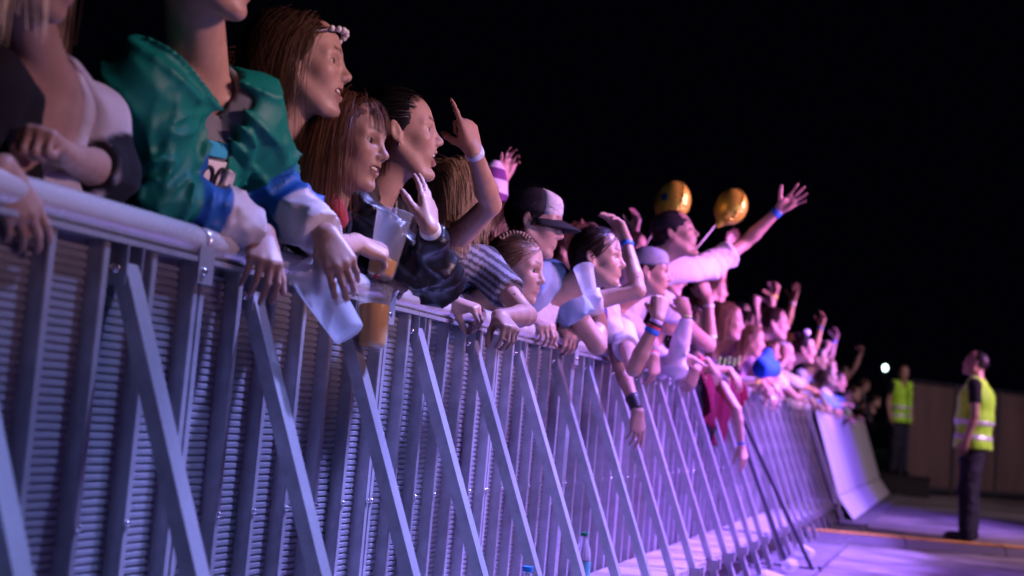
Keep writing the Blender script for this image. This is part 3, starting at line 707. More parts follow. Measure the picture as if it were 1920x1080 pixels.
# ------------------------------------------------------------------ the place: ground, fence, hoarding
def ground_mat():
    m = bpy.data.materials.new('concrete_ground'); m.use_nodes = True; nt = m.node_tree; N = nt.nodes; L = nt.links; b = N['Principled BSDF']
    tc = N.new('ShaderNodeTexCoord')
    n1 = N.new('ShaderNodeTexNoise'); n1.inputs['Scale'].default_value = 1.6; n1.inputs['Detail'].default_value = 8; n1.inputs['Roughness'].default_value = .7; L.new(tc.outputs['Object'], n1.inputs['Vector'])
    n2 = N.new('ShaderNodeTexNoise'); n2.inputs['Scale'].default_value = .55; n2.inputs['Detail'].default_value = 4; L.new(tc.outputs['Object'], n2.inputs['Vector'])
    r1 = N.new('ShaderNodeValToRGB'); r1.color_ramp.elements[0].position = .32; r1.color_ramp.elements[0].color = (.04, .038, .036, 1); r1.color_ramp.elements[1].position = .62; r1.color_ramp.elements[1].color = (.22, .21, .205, 1); L.new(n1.outputs['Fac'], r1.inputs['Fac'])
    r2 = N.new('ShaderNodeValToRGB'); r2.color_ramp.elements[0].position = .38; r2.color_ramp.elements[0].color = (.35, .35, .35, 1); r2.color_ramp.elements[1].position = .52; L.new(n2.outputs['Fac'], r2.inputs['Fac'])
    mx = N.new('ShaderNodeMix'); mx.data_type = 'RGBA'; mx.blend_type = 'MULTIPLY'; mx.inputs['Factor'].default_value = .8; L.new(r1.outputs['Color'], mx.inputs[6]); L.new(r2.outputs['Color'], mx.inputs[7])
    L.new(mx.outputs[2], b.inputs['Base Color']); b.inputs['Roughness'].default_value = .55
    bp = N.new('ShaderNodeBump'); bp.inputs['Strength'].default_value = .3; bp.inputs['Distance'].default_value = .01; L.new(n1.outputs['Fac'], bp.inputs['Height']); L.new(bp.outputs['Normal'], b.inputs['Normal'])
    return m
g = MB(); g.add([(-60, -20, 0), (60, -20, 0), (60, 160, 0), (-60, 160, 0)], [(0, 1, 2, 3)])
tag(g.build('ground', ground_mat()), kind='structure')

RZ = 1.183
def rail_mesh(L=.992):
    m = MB(); y0 = .004; prof = [(.020, 0), (.027, .003), (.0305, .010), (.032, .022), (.032, L-.022), (.0305, L-.010), (.027, L-.003), (.020, L)]
    m.lathe([(r, h) for r, h in prof], (0, y0, RZ), 20, (0, 1, 0), True); return m
def panel_mesh(wd):
    z0, z1, n = .05, 1.128, 70; V = []; F = []; dz = (z1-z0)/n
    zs = [(.02, -.020)]
    for i in range(n):
        z = z0+i*dz; zs += [(z+dz*.06, -.020), (z+dz*.20, -.0148), (z+dz*.74, -.0148), (z+dz*.88, -.020)]
    zs.append((1.14, -.020))
    for z, x in zs: V += [(x, 0, z), (x, wd, z)]
    for i in range(len(zs)-1): F.append((2*i, 2*i+1, 2*i+3, 2*i+2))
    m = MB(); m.add(V, F); m.box((-.028, 0, .02), (-.024, wd, 1.14)); return m
UP = [.013+.1623*i for i in range(7)]
def make_barrier():
    root = empty('crowd_barrier'); 
    o = rail_mesh().build('top_rail', ALU_RAIL, root); auto_smooth(o, 50)
    m = MB(); m.box((-.026, .006, 1.1385), (.026, .994, 1.1495)); m.build('rail_flange', ALU, root)
    um = MB(); um.box((-.0235, -.0105, .03), (.016, .0105, 1.138)); um.box((.016, -.0085, .035), (.0185, .0085, 1.137)); ume = um.mesh('upright')
    bo = MB(); bo.lathe([(.0065, 0), (.0065, .004), (.004, .007), (.0005, .0075)], (.0185, 0, .62), 8, (1, 0, 0)); bome = bo.mesh('bolt', True)
    for i, y in enumerate(UP):
        o = link('upright', ume, ALU, root, (0, y if i not in (0, 6) else y, 0)); link('bolt', bome, BOLT, o)
    pm = panel_mesh(UP[1]-UP[0]-.022).mesh('ribbed_panel')
    for y in UP[:-1]: link('ribbed_panel', pm, ALU_DARK, root, (0, y+.011, 0))
    bm = MB(); a = V3(.014, 0, 1.098); b = V3(.432, 0, .03); bm.bar(a, b, .046, .032); bme = bm.mesh('brace')
    cl = MB(); cl.box((-.012, -.002, 1.062), (.036, .002, 1.1385)); cme = cl.mesh('clevis_plate')
    cb = MB(); cb.lathe([(.010, 0), (.010, .006), (.006, .009), (.0005, .0095)], (.014, -.0275, 1.092), 10, (0, -1, 0)); cbm = cb.mesh('bolt', True)
    for y in (.23, .73):
        o = link('brace', bme, ALU, root, (0, y, 0)); [link('clevis_plate', cme, ALU_DARK, o, (0, sy*.0255, 0)) for sy in (-1, 1)]; link('bolt', cbm, BOLT, o)
        hb = MB(); hb.box((.352, -.03, .168), (.398, .03, .226)); hb.box((.398, -.018, .18), (.412, .018, .232)); link('step_bracket', hb.mesh('step_bracket'), ALU, o)
    st = MB(); st.box((.024, .012, .196), (.345, .988, .214)); st.box((.330, .010, .165), (.3485, .990, .218)); st.build('step_plate', ALU, root)
    fp = MB(); fp.box((-.95, .004, .004), (.69, .996, .022)); fp.box((.69, .002, .0), (.715, .998, .034)); fp.build('floor_plate', FLOORM, root)
    jc = MB(); jc.box((.012, -.030, 1.095), (.030, .030, 1.172)); jc.box((-.020, -.026, 1.105), (.012, .026, 1.136)); jb = jc.build('joint_clamp', ALU, root)
    b2 = MB(); b2.lathe([(.009, 0), (.009, .006), (.005, .009), (.0005, .0095)], (.030, -.012, 1.12), 10, (1, 0, 0)); b2.build('bolt', BOLT, jb, True)
    return root
def copy_tree(o, parent=None):
    c = o.copy(); COL.objects.link(c); c.parent = parent
    for ch in list(o.children): copy_tree(ch, c)
    return c
BG = 'aluminium barriers of the front fence'
bar0 = make_barrier(); NB = []
starts = [1.565-1+i for i in range(9)]+[9.72+i for i in range(6)]
for i, y in enumerate(starts):
    o = bar0 if i == 0 else copy_tree(bar0); o.location = (0, y, 0); NB.append(o)
    tag(o, cat='barrier', group=BG)
ORD = ['beyond the left edge of the picture', 'under the forearms of the leaning blonde', 'under the teal sleeves and tilted cup', 'below the leather jacket and striped tee', 'below the girl with the braid',
       'behind the hanging arm with black sweatband', 'below the fist full of bracelets', 'below the pale long sleeve', 'below the maroon jacket', 'first beyond the gap', 'second beyond the gap', 'third beyond the gap',
       'fourth beyond the gap', 'fifth beyond the gap', 'next to the sheeted barriers']
for o, t in zip(NB, ORD): o['label'] = 'ribbed silver barrier with slanting braces, '+t
# sheeted barriers at the far end
def make_sheeted():
    root = empty('sheeted_barrier'); o = rail_mesh().build('top_rail', ALU_RAIL, root); auto_smooth(o, 50)
    pr = [(.034, 1.176), (.050, 1.160), (.062, 1.13), (.350, .27), (.352, .262), (.53, .03)]
    V, F = [], []
    for x, z in pr[:4]: V += [(x, .003, z), (x, .997, z)]
    for i in range(3): F.append((2*i, 2*i+1, 2*i+3, 2*i+2))
    m = MB(); m.add(V, F); o = m.build('cover_sheet', SHEET, root); o.modifiers.new('thick', 'SOLIDIFY').thickness = .003
    V, F = [], []
    for x, z in pr[4:]: V += [(x, .003, z), (x, .997, z)]
    m = MB(); m.add(V, [(0, 1, 3, 2)]); o = m.build('kick_sheet', SHEET, root); o.modifiers.new('thick', 'SOLIDIFY').thickness = .003
    m = MB(); m.box((-.03, .004, .03), (-.01, .996, 1.15)); m.build('back_panel', ALU_DARK, root)
    fp = MB(); fp.box((-.95, .004, .004), (.69, .996, .022)); fp.box((.69, .002, .0), (.715, .998, .034)); fp.build('floor_plate', FLOORM, root)
    return root
SHEET = pmat('sheet_metal', (.46, .47, .52), rough=.5, metal=.2, noise=.25, nscale=3, bump=.1, bscale=12, rvar=.1)
sh0 = make_sheeted()
for i in range(9):
    o = sh0 if i == 0 else copy_tree(sh0); o.location = (0, 15.72+i, 0)
    t = ['nearest to the camera', 'second along', 'third along', 'fourth along', 'fifth along', 'sixth along', 'third from the far end', 'second from the far end', 'at the far end beside the guard'][i]
    tag(o, 'barrier covered with smooth sloping metal sheet, '+t+(' in the sheeted run' if i < 6 else ''), 'barrier', 'sheeted barriers at the far end of the fence')
# two dark props leaning at the gap
for y, t, xe in ((9.38, 'nearer', .54), (9.64, 'farther', .66)):
    m = MB(); m.bar((.05, 0, 1.12), (xe, 0, .026), .034, .026); o = m.build('leaning_prop', pmat('prop_steel', (.12, .12, .16), rough=.4, metal=.4, noise=.3), None, False, (0, y, 0))
    tag(o, 'dark steel prop leaning on the fence beside the gap, the %s of two' % t, 'prop', 'dark props at the gap in the fence')
# end post of dark steel in the gap
# low cable ramp across the floor
r0, r1 = V3(.30, 12.58, 0), V3(5.2, 14.35, 0); dv = nrm(r1-r0); nv = V3(-dv[1], dv[0], 0)
ramp = empty('cable_ramp', r0); RL = np.linalg.norm(r1-r0)
def along(pr, L0, L1, name, mat):
    V = []
    for t in (L0, L1):
        for a, z in pr: V.append(dv*t+nv*a+V3(0, 0, z))
    n = len(pr); F = [tuple(range(n)), tuple(range(2*n-1, n-1, -1))]+[(i, n+i, n+(i+1) % n, (i+1) % n) for i in range(n)]
    m = MB(); m.add(V, F); return m.build(name, mat, ramp)
for k in range(6):
    a, b = RL*k/6+.004, RL*(k+1)/6-.004
    along([(-.16, .005), (-.10, .075), (.10, .075), (.16, .005)], a, b, 'ramp_base', pmat('rubber_black', (.05, .045, .07), rough=.6, noise=.2))
    along([(-.085, .077), (-.085, .088), (.085, .088), (.085, .077)], a+.01, b-.01, 'lid', pmat('ramp_lid', (.60, .32, .06), rough=.6, noise=.5, nscale=5))
tag(ramp, 'low black cable ramp with orange yellow lids across the floor', 'cable ramp')
# wooden hoarding far behind
h0, h1 = V3(.70, 26.4, 0), V3(6.0, 32.8, 0); hd_ = nrm(h1-h0); hn = V3(-hd_[1], hd_[0], 0)
hoard = empty('hoarding', h0); HW = pmat('hoarding_board', (.10, .068, .062), rough=.75, noise=.45, nscale=2.2, bump=.3, bscale=20, stretch=(1, 1, .25))
k = 0; t = 0.0
while t < 8.0:
    m = MB(); wd = 1.22; ang = random.uniform(-.008, .008); zt = 1.97+random.uniform(-.012, .012)
    for zz in (.12, zt): pass
    V = [hd_*(t+.006)+hn*(ang), hd_*(t+wd-.006)-hn*ang, hd_*(t+wd-.006)-hn*ang+hn*.018, hd_*(t+.006)+hn*ang+hn*.018]
    m.add([v+V3(0, 0, z) for z in (.13, zt) for v in V], [(0, 3, 2, 1), (4, 5, 6, 7), (0, 1, 5, 4), (1, 2, 6, 5), (2, 3, 7, 6), (3, 0, 4, 7)])
    m.build('board', HW, hoard)
    m = MB(); m.tube([hd_*t-hn*.03, hd_*t-hn*.03+V3(0, 0, 2.0)], .024, 8); m.build('post', STEEL_BLACK, hoard)
    t += wd
m = MB(); q = [hd_*0-hn*.02+V3(0, 0, 2.01), hd_*8-hn*.02+V3(0, 0, 2.01)]; m.tube(q, .02, 8); m.build('top_bar', STEEL_BLACK, hoard)
m = MB(); q = [hd_*0-hn*.02+V3(0, 0, .09), hd_*8-hn*.02+V3(0, 0, .09)]; m.tube(q, .05, 8); m.build('bottom_bar', STEEL_BLACK, hoard)
tag(hoard, 'dark brown board hoarding standing behind the two guards', 'hoarding')
# distant lamp
lp = atY(1660, 690, 150.0); lo = empty('lamp_post', (lp[0], lp[1], 0)); m = MB(); m.tube([(0, 0, 0), (0, 0, lp[2])], [.12, .08], 8); m.build('pole', STEEL_BLACK, lo)
m = MB(); m.lathe([(.001, -.3), (.12, -.22), (.2, -.08), (.2, .08), (.12, .22), (.001, .3)], (0, -.3, lp[2]), 16); m.build('lamp_head', pmat('lamp_glow', (1, 1, 1), emit=(.72, 1.0, .92), estr=10), lo, True)
tag(lo, 'distant bright white lamp on a pole against the black sky', 'lamp')

pf = MB(); pf.box((-.55, -.45, 0), (.55, .45, .30)); pf.box((-.57, -.47, .30), (.57, .47, .335)); tag(pf.build('platform', pmat('black_board', (.012, .012, .014), rough=.8), None, False, (.60, 25.5, .001)), 'low black platform under the guard at the far end', 'platform')
# ------------------------------------------------------------------ the crowd
BROWN = (.055, .030, .017); DBROWN = (.024, .014, .010); BLOND = (.36, .24, .12); BLACK = (.010, .009, .009); REDB = (.115, .052, .026); LBROWN = (.17, .10, .055)
LONG = lambda n=2200, L=.45, **k: dict(style='long', n=n, length=L, **k)
BACK = lambda n=1800, **k: dict(style='back', n=n, **k)
SHORT = lambda n=1500, L=.035, **k: dict(style='short', n=n, length=L, **k)
WHITE = (.70, .70, .72); BLUE = (.03, .16, .62); GREEN = (.25, .75, .12); RED = (.75, .06, .08); YEL = (.75, .70, .08); DARK = (.02, .02, .025); TEAL = (.0, .19, .15)
NAIL = V3(.62, .02, .05)
near = dict(h=.0063, hface=.0038); mid = dict(h=.0072, hface=.0046); far = dict(h=.011, hface=.0072); vfar = dict(h=.014)

def half_paint(V, cv, q):   # the jacket has slipped off her left shoulder: the white top shows there
    a = q['A'][0]; E_ = a['E']; r_ = np.linalg.norm(V-E_, axis=1); w_ = (np.clip((((V-q['neck'])@q['side'])+.015)/.006, 0, 1)*np.clip((r_-.085)/.006, 0, 1))[:, None]; return cv*(1-w_)+w_*np.array((.60, .58, .64))
# --- leaning blonde in black jacket, cut by the left edge
P1 = person('leaning blonde woman in black jacket over white top, cut by the left edge', (58, -95, .0), (22, -12, 0), skin=1, **near, nb=atX(88, 165, -.08),
    hair=dict(color=(.62, .50, .34), layers=[LONG(900, .36, width=.0032)]), top=dict(color=(.62, .60, .66), infl=.010, sleeve='none', tank=True),
    jacket=dict(color=(.014, .014, .018), infl=.026, sleeve='push', open=.085, openoff=.04, kind='cotton', paint=half_paint, h=.0085),
    arms=[dict(side='L', e=(196, 322, -.06), w=(114, 287, 'n'), t=(15, 215, 'n'), n=(-.1, -.2, 1), pose='fist'),
          dict(side='R', e=(-90, 330, -.12), w=(2, 318, .0), t=(66, 442, .03), n=(.5, -.6, .5), pose='hang')])
# --- teal windbreaker
def teal_paint(V, cv, q):
    for a in q['A']:
        E_, W_ = a['E'], a['W']; L = np.linalg.norm(W_-E_); ax = (W_-E_)/L; t = (V-E_)@ax/L; rad = np.linalg.norm(V-E_-np.outer((V-E_)@ax, ax), axis=1)
        
        for t0_, cc_ in ((.24, (.015, .13, .46)), (.52, (.58, .57, .64))):
            w_ = (np.clip((t-t0_)/.02, 0, 1)*(rad < .12))[:, None]; cv = cv*(1-w_)+w_*np.array(cc_)
    return cv
P2 = person('person in teal windbreaker with blue cuffs over a grey tee, face above the frame', (388, -80, .0), (18, -4, 0), male=True, skin=0, **near, nb=atX(378, 158, -.10), shoulders=((272, 160, -.10), (460, 212, -.03)), hipx=-.36, hs=1.05,
    hair=dict(color=DBROWN, layers=[SHORT(1200, .05)]), top=dict(color=(.16, .17, .19), infl=.012, sleeve='short'),
    jacket=dict(color=TEAL, infl=.028, sleeve='long', open=.052, openoff=.012, neck=.03, creases=.022, fold=.006, kind='nylon', paint=teal_paint, h=.0068),
    arms=[dict(side='R', e=(305, 372, -.09), w=(490, 438, .05), t=(505, 545, 'n'), n=(.6, -.5, .5), pose='drape'),
          dict(side='L', e=(512, 372, 'f'), w=(612, 442, 'n'), t=(662, 552, 'n'), n=(.35, -.9, .35), pose='drape')])
# --- headband woman
P3 = person('laughing woman in white tank top with long brown hair and pearl headband', (565, 128, -.06), (16, 6, 0), mouth=(.35, 1.0), eye=.8, skin=1, **near, hs=1.10, nx=-.12,
    hair=dict(color=BROWN, layers=[LONG(3400, .36, sweep=.40, vol=.8, push=-.32)]), top=dict(color=(.64, .62, .66), sleeve='none', tank=True, infl=.008),
    arms=[dict(side='R', e=(540, 425, -.14), w=(588, 455, 'f'), t=(640, 490, 'f'), n=(.15, -.5, .9), pose='drape')])
hb = MB(); q = []
for k in range(25):
    t = 2*math.pi*k/24; q.append(P3['W']((-.010+.1035*math.cos(t)-.0, .0865*math.sin(t), .052+.026*math.cos(t)))-P3['base'])
hb.tube(q, .0035, 8, False); hbo = hb.build('headband', pmat('headband', (.30, .26, .30), rough=.4), P3['body'], True)
for k in range(-3, 4):
    t = k*.22; p = P3['W']((-.010+.112*math.cos(t), .094*math.sin(t), .054+.026*math.cos(t)))-P3['base']; m = MB(); m.lathe([(.0005, -.008), (.006, -.005), (.0085, 0), (.006, .005), (.0005, .008)], p, 8); m.build('pearl', pmat('pearl', (.75, .72, .72), rough=.25), hbo, True)
# --- auburn woman
P4 = person('smiling young woman with straight auburn hair and fringe beside the headband woman', (650, 270, -.02), (0, -2, 0), mouth=(.25, 1.0), skin=1, **near, hs=1.07,
    hair=dict(color=REDB, layers=[dict(style='bangs', n=3300, length=.40, vol=.9, push=.12, farcut=.15)]), top=dict(color=(.03, .03, .035)),
    arms=[dict(side='L', e=(735, 470, 'f'), w=(782, 492, 'n'), t=(702, 566, 'n'), n=(.6, -.6, .5), pose='drape', nails=NAIL),
          dict(side='R', e=(610, 470, 'n'), w=(668, 455, 'f'), t=(762, 488, 'f'), n=(.15, -.6, .8), pose='grip', nails=NAIL)])
# --- leather jacket singer
P5 = person('singing woman with dark pulled-back hair in black leather jacket', (750, 256, .0), (20, 10, 0), mouth=(.85, .4), skin=1, **near, hs=1.06,
    hair=dict(color=BLACK, layers=[BACK(3000)], bun=(-.115, 0, .01), capinf=.005), top=dict(color=(.04, .04, .05)),
    jacket=dict(color=(.016, .016, .02), kind='leather', infl=.019, sleeve='long', creases=.014, open=.07, fold=.008, h=.0075),
    arms=[dict(side='R', e=(822, 530, 'f'), w=(806, 428, 'n'), t=(797, 335, 'f'), n=(1, -.35, 0), pose='flat', bands=[(.93, (.72, .72, .75), .020)]),
          dict(side='L', e=(800, 590, -.10), w=(848, 566, .02), t=(935, 592, 'n'), n=(.1, -.3, 1), pose='rail', sleeve='three')])
er = MB(); er.lathe([(.0005, -.004), (.004, 0), (.0005, .004)], P5['W']((-.004, -.086, -.036))-P5['base'], 8); er.build('earring', BOLT, P5['body'], True)
# --- striped tee, pointing
def stripes(V, cv, q):
    h_ = (V-q['hip'])@q['up']; m = (h_/.022) % 1 > .5; cv[m] = (.20, .21, .24); return cv
P6 = person('fair-haired person in dark striped tee pointing one finger up', (846, 372, -.06), (74, -4, 0), mouth=None, skin=2, **near, byaw=22, shoulders=((842, 462, -.02), (905, 496, .0)),
    hair=dict(color=(.27, .18, .10), layers=[LONG(1900, .24)]), top=dict(color=(.045, .045, .055), infl=.014, paint=stripes, h=.007),
    arms=[dict(side='R', e=(920, 384, 'n'), w=(889, 284, 'n'), t=(862, 186, 'f'), n=(.85, -.45, .2), pose='point', bands=[(.94, (.55, .60, .80), .022)], sleeve='none'),
          dict(side='L', e=(988, 592, 'n'), w=(938, 594, 'n'), t=(975, 640, 'n'), n=(.4, -.2, .9), pose='rail')])
# --- cap man
P7 = person('man in grey-blue tee and black trucker cap with a white front', (1000, 420, .04), (8, -8, 0), male=True, skin=1, **mid, mouth=(0, .1),
    hair=dict(color=BLACK, layers=[SHORT(1500, .04)]), top=dict(color=(.20, .29, .45), infl=.016, fold=.009, creases=.012),
    arms=[dict(side='R', s=(1036, 524, -.02), e=(1120, 648, 'n'), w=(1124, 572, 'f'), t=(1170, 512, 'f'), n=(.3, -1, .2), pose='claw', bands=[(.70, (.30, .10, .55), .014), (.80, BLUE, .014), (.90, YEL, .012)]),
          dict(side='L', e=(1070, 600, -.05), w=(1060, 612, .03), t=(1085, 655, 'n'), n=(.4, -.2, .9), pose='rail')])
cap_hat(P7, (.018, .018, .022), front=(.72, .72, .75))
# --- braid girl
P8 = person('girl with a braid across her light brown hair resting by the rail', (966, 508, .04), (-2, -4, 0), nb=atX(966, 508, .04)+V3(-.15, -.01, -.135), hipz=.72, skin=1, **mid, mouth=(0, .2), hs=1.02,
    hair=dict(color=LBROWN, layers=[BACK(2300, tip=(-.10, 0, -.02))], bun=(-.11, 0, -.03)), top=dict(color=(.03, .03, .05)),
    arms=[dict(side='R', e=(962, 612, -.12), w=(1000, 604, .0), t=(1052, 624, 'n'), n=(.1, -.2, 1), pose='rail', sleeve='long')])
br = MB()
for k in range(11):   # plait as overlapping lobes
    t = k/10; a = R(58-95*t); x, z = .012+.086*math.sin(a)*.55-.02*t, .040+.100*math.cos(a)*(1-.25*t)
    for sg in (-1, 1): br.lathe([(.0008, -.009), (.005, -.005), (.0062, 0), (.005, .005), (.0008, .009)], P8['W']((x+sg*.005, -.030-.055*t+sg*.004, z))-P8['base'], 8, P8['H']@V3(-.6, -.5*sg, -.6*sg))
br.build('braid', pmat('braid_hair', (.24, .15, .085), rough=.5, noise=.4, nscale=150), P8['body'], True)
# --- dark haired woman, white tee, arm hanging over the fence
P9 = person('dark-haired woman in white tee with a black sweatband, one arm hanging over the rail', (1120, 487, .16), (2, 4, 0), skin=1, **mid, mouth=(0, 0), hs=1.0, nx=-.03,
    hair=dict(color=DBROWN, layers=[BACK(1900, tip=(-.10, 0, -.03))]), top=dict(color=(.60, .60, .66), infl=.014, fold=.009, creases=.012),
    arms=[dict(side='R', s=(1132, 580, -.02), e=(1162, 688, 'n'), w=(1196, 772, 'n'), t=(1195, 842, 'n'), n=(.7, -.6, .1), pose='hang', bands=[(.66, DARK, .075)]),
          dict(side='L', e=(1196, 545, 'f'), w=(1174, 452, 'f'), t=(1128, 362, 'n'), n=(.5, .8, .1), pose='relaxed', bands=[(.88, BLUE, .024)])])
# --- grey cap person with bracelets
P10 = person('person in grey beanie with a fist full of bracelets raised', (1216, 512, .10), (10, 0, 0), skin=0, **mid, mouth=(0, 0),
    hair=dict(color=DBROWN, layers=[SHORT(700, .03)]), top=dict(color=(.56, .56, .66), infl=.014, fold=.009, creases=.012),
    arms=[dict(side='R', s=(1160, 605, -.02), e=(1188, 692, .22), w=(1234, 596, 'f'), t=(1246, 530, 'f'), n=(.6, -.8, .1), pose='fist', bands=[(.70, BLUE, .022), (.80, RED, .010), (.85, DARK, .010), (.90, (.6, .45, .75), .014)]),
          dict(side='L', e=(1222, 640, -.02), w=(1226, 668, .10), t=(1228, 755, 'n'), n=(.75, -.6, .2), pose='drape', bands=[(.84, (.05, .45, .35), .010), (.91, RED, .014)])])
cap_hat(P10, (.26, .28, .34), visor=False, name='beanie')
# --- man reaching out
P11 = person('man in white tee and backwards black cap shouting with one arm stretched out', (1266, 442, .12), (4, 20, 0), male=True, skin=1, **mid, mouth=(.8, .2),
    hair=dict(color=BLACK, layers=[SHORT(700, .03)]), top=dict(color=(.60, .60, .67), infl=.018, fold=.012, creases=.016), shoulders=(None, (1330, 500, .12)),
    arms=[dict(side='L', e=(1396, 456, 'f'), w=(1462, 392, 'f'), t=(1530, 342, 'f'), n=(0, 1, .2), pose='open', bands=[(.84, BLUE, .034)]),
          dict(side='R', e=(1330, 648, .14), w=(1328, 560, 'f'), t=(1300, 488, 'f'), n=(.6, -.8, .1), pose='fist', bands=[(.15, (.45, .75, .35), .02), (.82, WHITE, .015)])])
cap_hat(P11, (.016, .016, .022), back=True)
# --- long sleeves
P12 = person('person in pale long-sleeved top holding a balloon stick, mostly hidden', (1240, 590, -.02), (5, 0, 0), skin=2, **far, hair=dict(color=DBROWN, layers=[LONG(500, .3, width=.004)]),
    top=dict(color=(.55, .54, .68), sleeve='long', infl=.014, creases=.012, h=.010),
    arms=[dict(side='R', e=(1266, 690, .16), w=(1288, 590, 'f'), t=(1262, 512, 'f'), n=(.6, -.8, .1), pose='fist', bands=[(.96, (.55, .8, .3), .008)]),
          dict(side='L', e=(1236, 690, .02), w=(1275, 664, .16), t=(1350, 692, 'f'), n=(.1, -.3, 1), pose='flat', bands=[(.80, BLUE, .022), (.92, (.10, .08, .25), .012)], sleeve='three')])
# --- long fair hair
P13 = person('woman with long fair hair and glowing green necklace behind the maroon cloth', (1364, 604, .10), (6, 0, 0), skin=1, h=.0075, hface=.005, mouth=(.2, .8),
    hair=dict(color=LBROWN, layers=[LONG(1600, .36, width=.0028)]), top=dict(color=(.06, .05, .07), infl=.012),
    arms=[dict(side='R', e=(1312, 680, .02), w=(1304, 694, .14), t=(1278, 760, 'n'), n=(.7, -.6, .2), pose='drape'),
          dict(side='L', e=(1380, 768, .22), w=(1390, 835, .26), t=(1398, 884, 'n'), n=(.7, -.6, .1), pose='hang', bands=[(.90, BLUE, .014)])])
nk = MB()
for k in range(5):
    cpt = atX(1350+9*k, 676+3*(k % 2), P13['neck'][0]+.17)-P13['base']; nk.tube([cpt+V3(.004*math.sin(t), .024*math.cos(t), .024*math.sin(t)) for t in np.linspace(0, 6.283, 13)], .0025, 6, False)
nk.build('necklace', pmat('glow_ring', (.35, .85, .15), rough=.4), P13['body'], True)
P14 = person('person behind with both hands raised together over the crowd', (1402, 608, -.30), (5, 0, 0), skin=0, **far, hair=dict(color=DBROWN, layers=[SHORT(500, .05, width=.004)]), top=dict(color=(.4, .3, .4)),
    arms=[dict(side='R', e=(1424, 640, 'n'), w=(1418, 575, 'f'), t=(1422, 535, 'f'), n=(.5, -.8, .1), pose='fist', sleeve='none'),
          dict(side='L', e=(1446, 625, 'f'), w=(1446, 572, 'f'), t=(1436, 524, 'f'), n=(.5, .8, .1), pose='relaxed', sleeve='none')])
P15 = person('man with dark-framed glasses and short hair near the raised hands', (1452, 608, .15), (6, 2, 0), male=True, skin=1, **far, mouth=(.3, .2), hair=dict(color=DBROWN, layers=[SHORT(900, .035, width=.003)]), top=dict(color=(.35, .25, .40)),
    arms=[dict(side='R', e=(1440, 715, .12), w=(1474, 672, 'f'), t=(1476, 628, 'f'), n=(.3, -.9, .1), pose='fist'), dict(side='L', e=(1462, 720, .02), w=(1440, 735, .16), t=(1462, 765, 'n'), n=(.4, -.3, .8), pose='drape', bands=[(.75, YEL, .022)])])
glasses(P15)
P16 = person('woman with glasses, dark hair up and a white bow, shouting', (1508, 656, .20), (4, 4, 0), skin=1, **far, mouth=(.8, .2), hair=dict(color=DBROWN, layers=[BACK(900, width=.003)], bun=(-.06, 0, .13)), top=dict(color=(.62, .60, .70)),
    arms=[dict(side='R', e=(1492, 745, .14), w=(1518, 742, .22), t=(1545, 782, 'n'), n=(.5, -.4, .8), pose='drape', bands=[(.8, BLUE, .02)]), dict(side='L', e=(1530, 735, .1), w=(1542, 748, .2), t=(1560, 775, 'n'), n=(.5, -.4, .8), pose='drape')])
glasses(P16, (.05, .04, .15))
bw = MB()
for sg in (-1, 1): bw.lathe([(.004, 0), (.022, .02), (.03, .045), (.018, .06), (.001, .062)], P16['W']((.02, 0, .135))-P16['base'], 10, P16['H']@V3(.1, sg*.8, .5))
bw.build('hair_bow', cloth('bow', (.7, .7, .8)), P16['body'], True)
P17 = person('fair-haired person with one fist up beyond the woman with the bow', (1552, 690, .05), (10, 0, 0), skin=0, **far, hair=dict(color=LBROWN, layers=[LONG(600, .3, width=.004)]), top=dict(color=(.60, .58, .62)),
    arms=[dict(side='R', e=(1536, 676, 'n'), w=(1551, 655, 'f'), t=(1562, 628, 'f'), n=(.6, -.7, .1), pose='fist', sleeve='none'), dict(side='L', e=(1570, 760, .1), w=(1590, 758, .2), t=(1606, 760, 'n'), n=(.1, -.3, .9), pose='fist')])
P18 = person('person with a raised fist farthest out against the black sky', (1578, 700, -.10), (10, 0, 0), male=True, skin=2, **far, hair=dict(color=BLACK, layers=[SHORT(500, .03, width=.004)]), top=dict(color=(.05, .05, .08)),
    arms=[dict(side='L', e=(1602, 690, 'f'), w=(1614, 662, 'f'), t=(1619, 634, 'f'), n=(.6, .7, .1), pose='fist', sleeve='none')])
FARP = [((1600, 738, .05), 'man in white tee leaning on the far sheeted fence', True, (.6, .6, .62), BROWN), ((1621, 722, -.25), 'bald-looking person standing behind the far white tee', True, (.12, .12, .14), (.12, .07, .05)),
        ((1583, 742, .0), 'dark-haired person squeezed left of the far white tee', False, (.08, .10, .3), DBROWN), ((1640, 752, .1), 'last dim person at the far end of the fence', True, (.10, .10, .12), DBROWN)]
for i, (hd__, lb, ml, tc_, hc) in enumerate(FARP):
    person(lb, hd__, (8+6*i, 0, 0), male=ml, skin=i, **vfar, hair=dict(color=hc, layers=[SHORT(300, .03, width=.006)]), top=dict(color=tc_),
        arms=[dict(side='R', e=(hd__[0]-2, hd__[1]+48, .05), w=(hd__[0]+12, hd__[1]+44, .2), t=(hd__[0]+22, hd__[1]+52, 'n'), n=(.3, -.3, .9), pose='fist', bands=[(.8, BLUE if i % 2 else RED, .03)])])
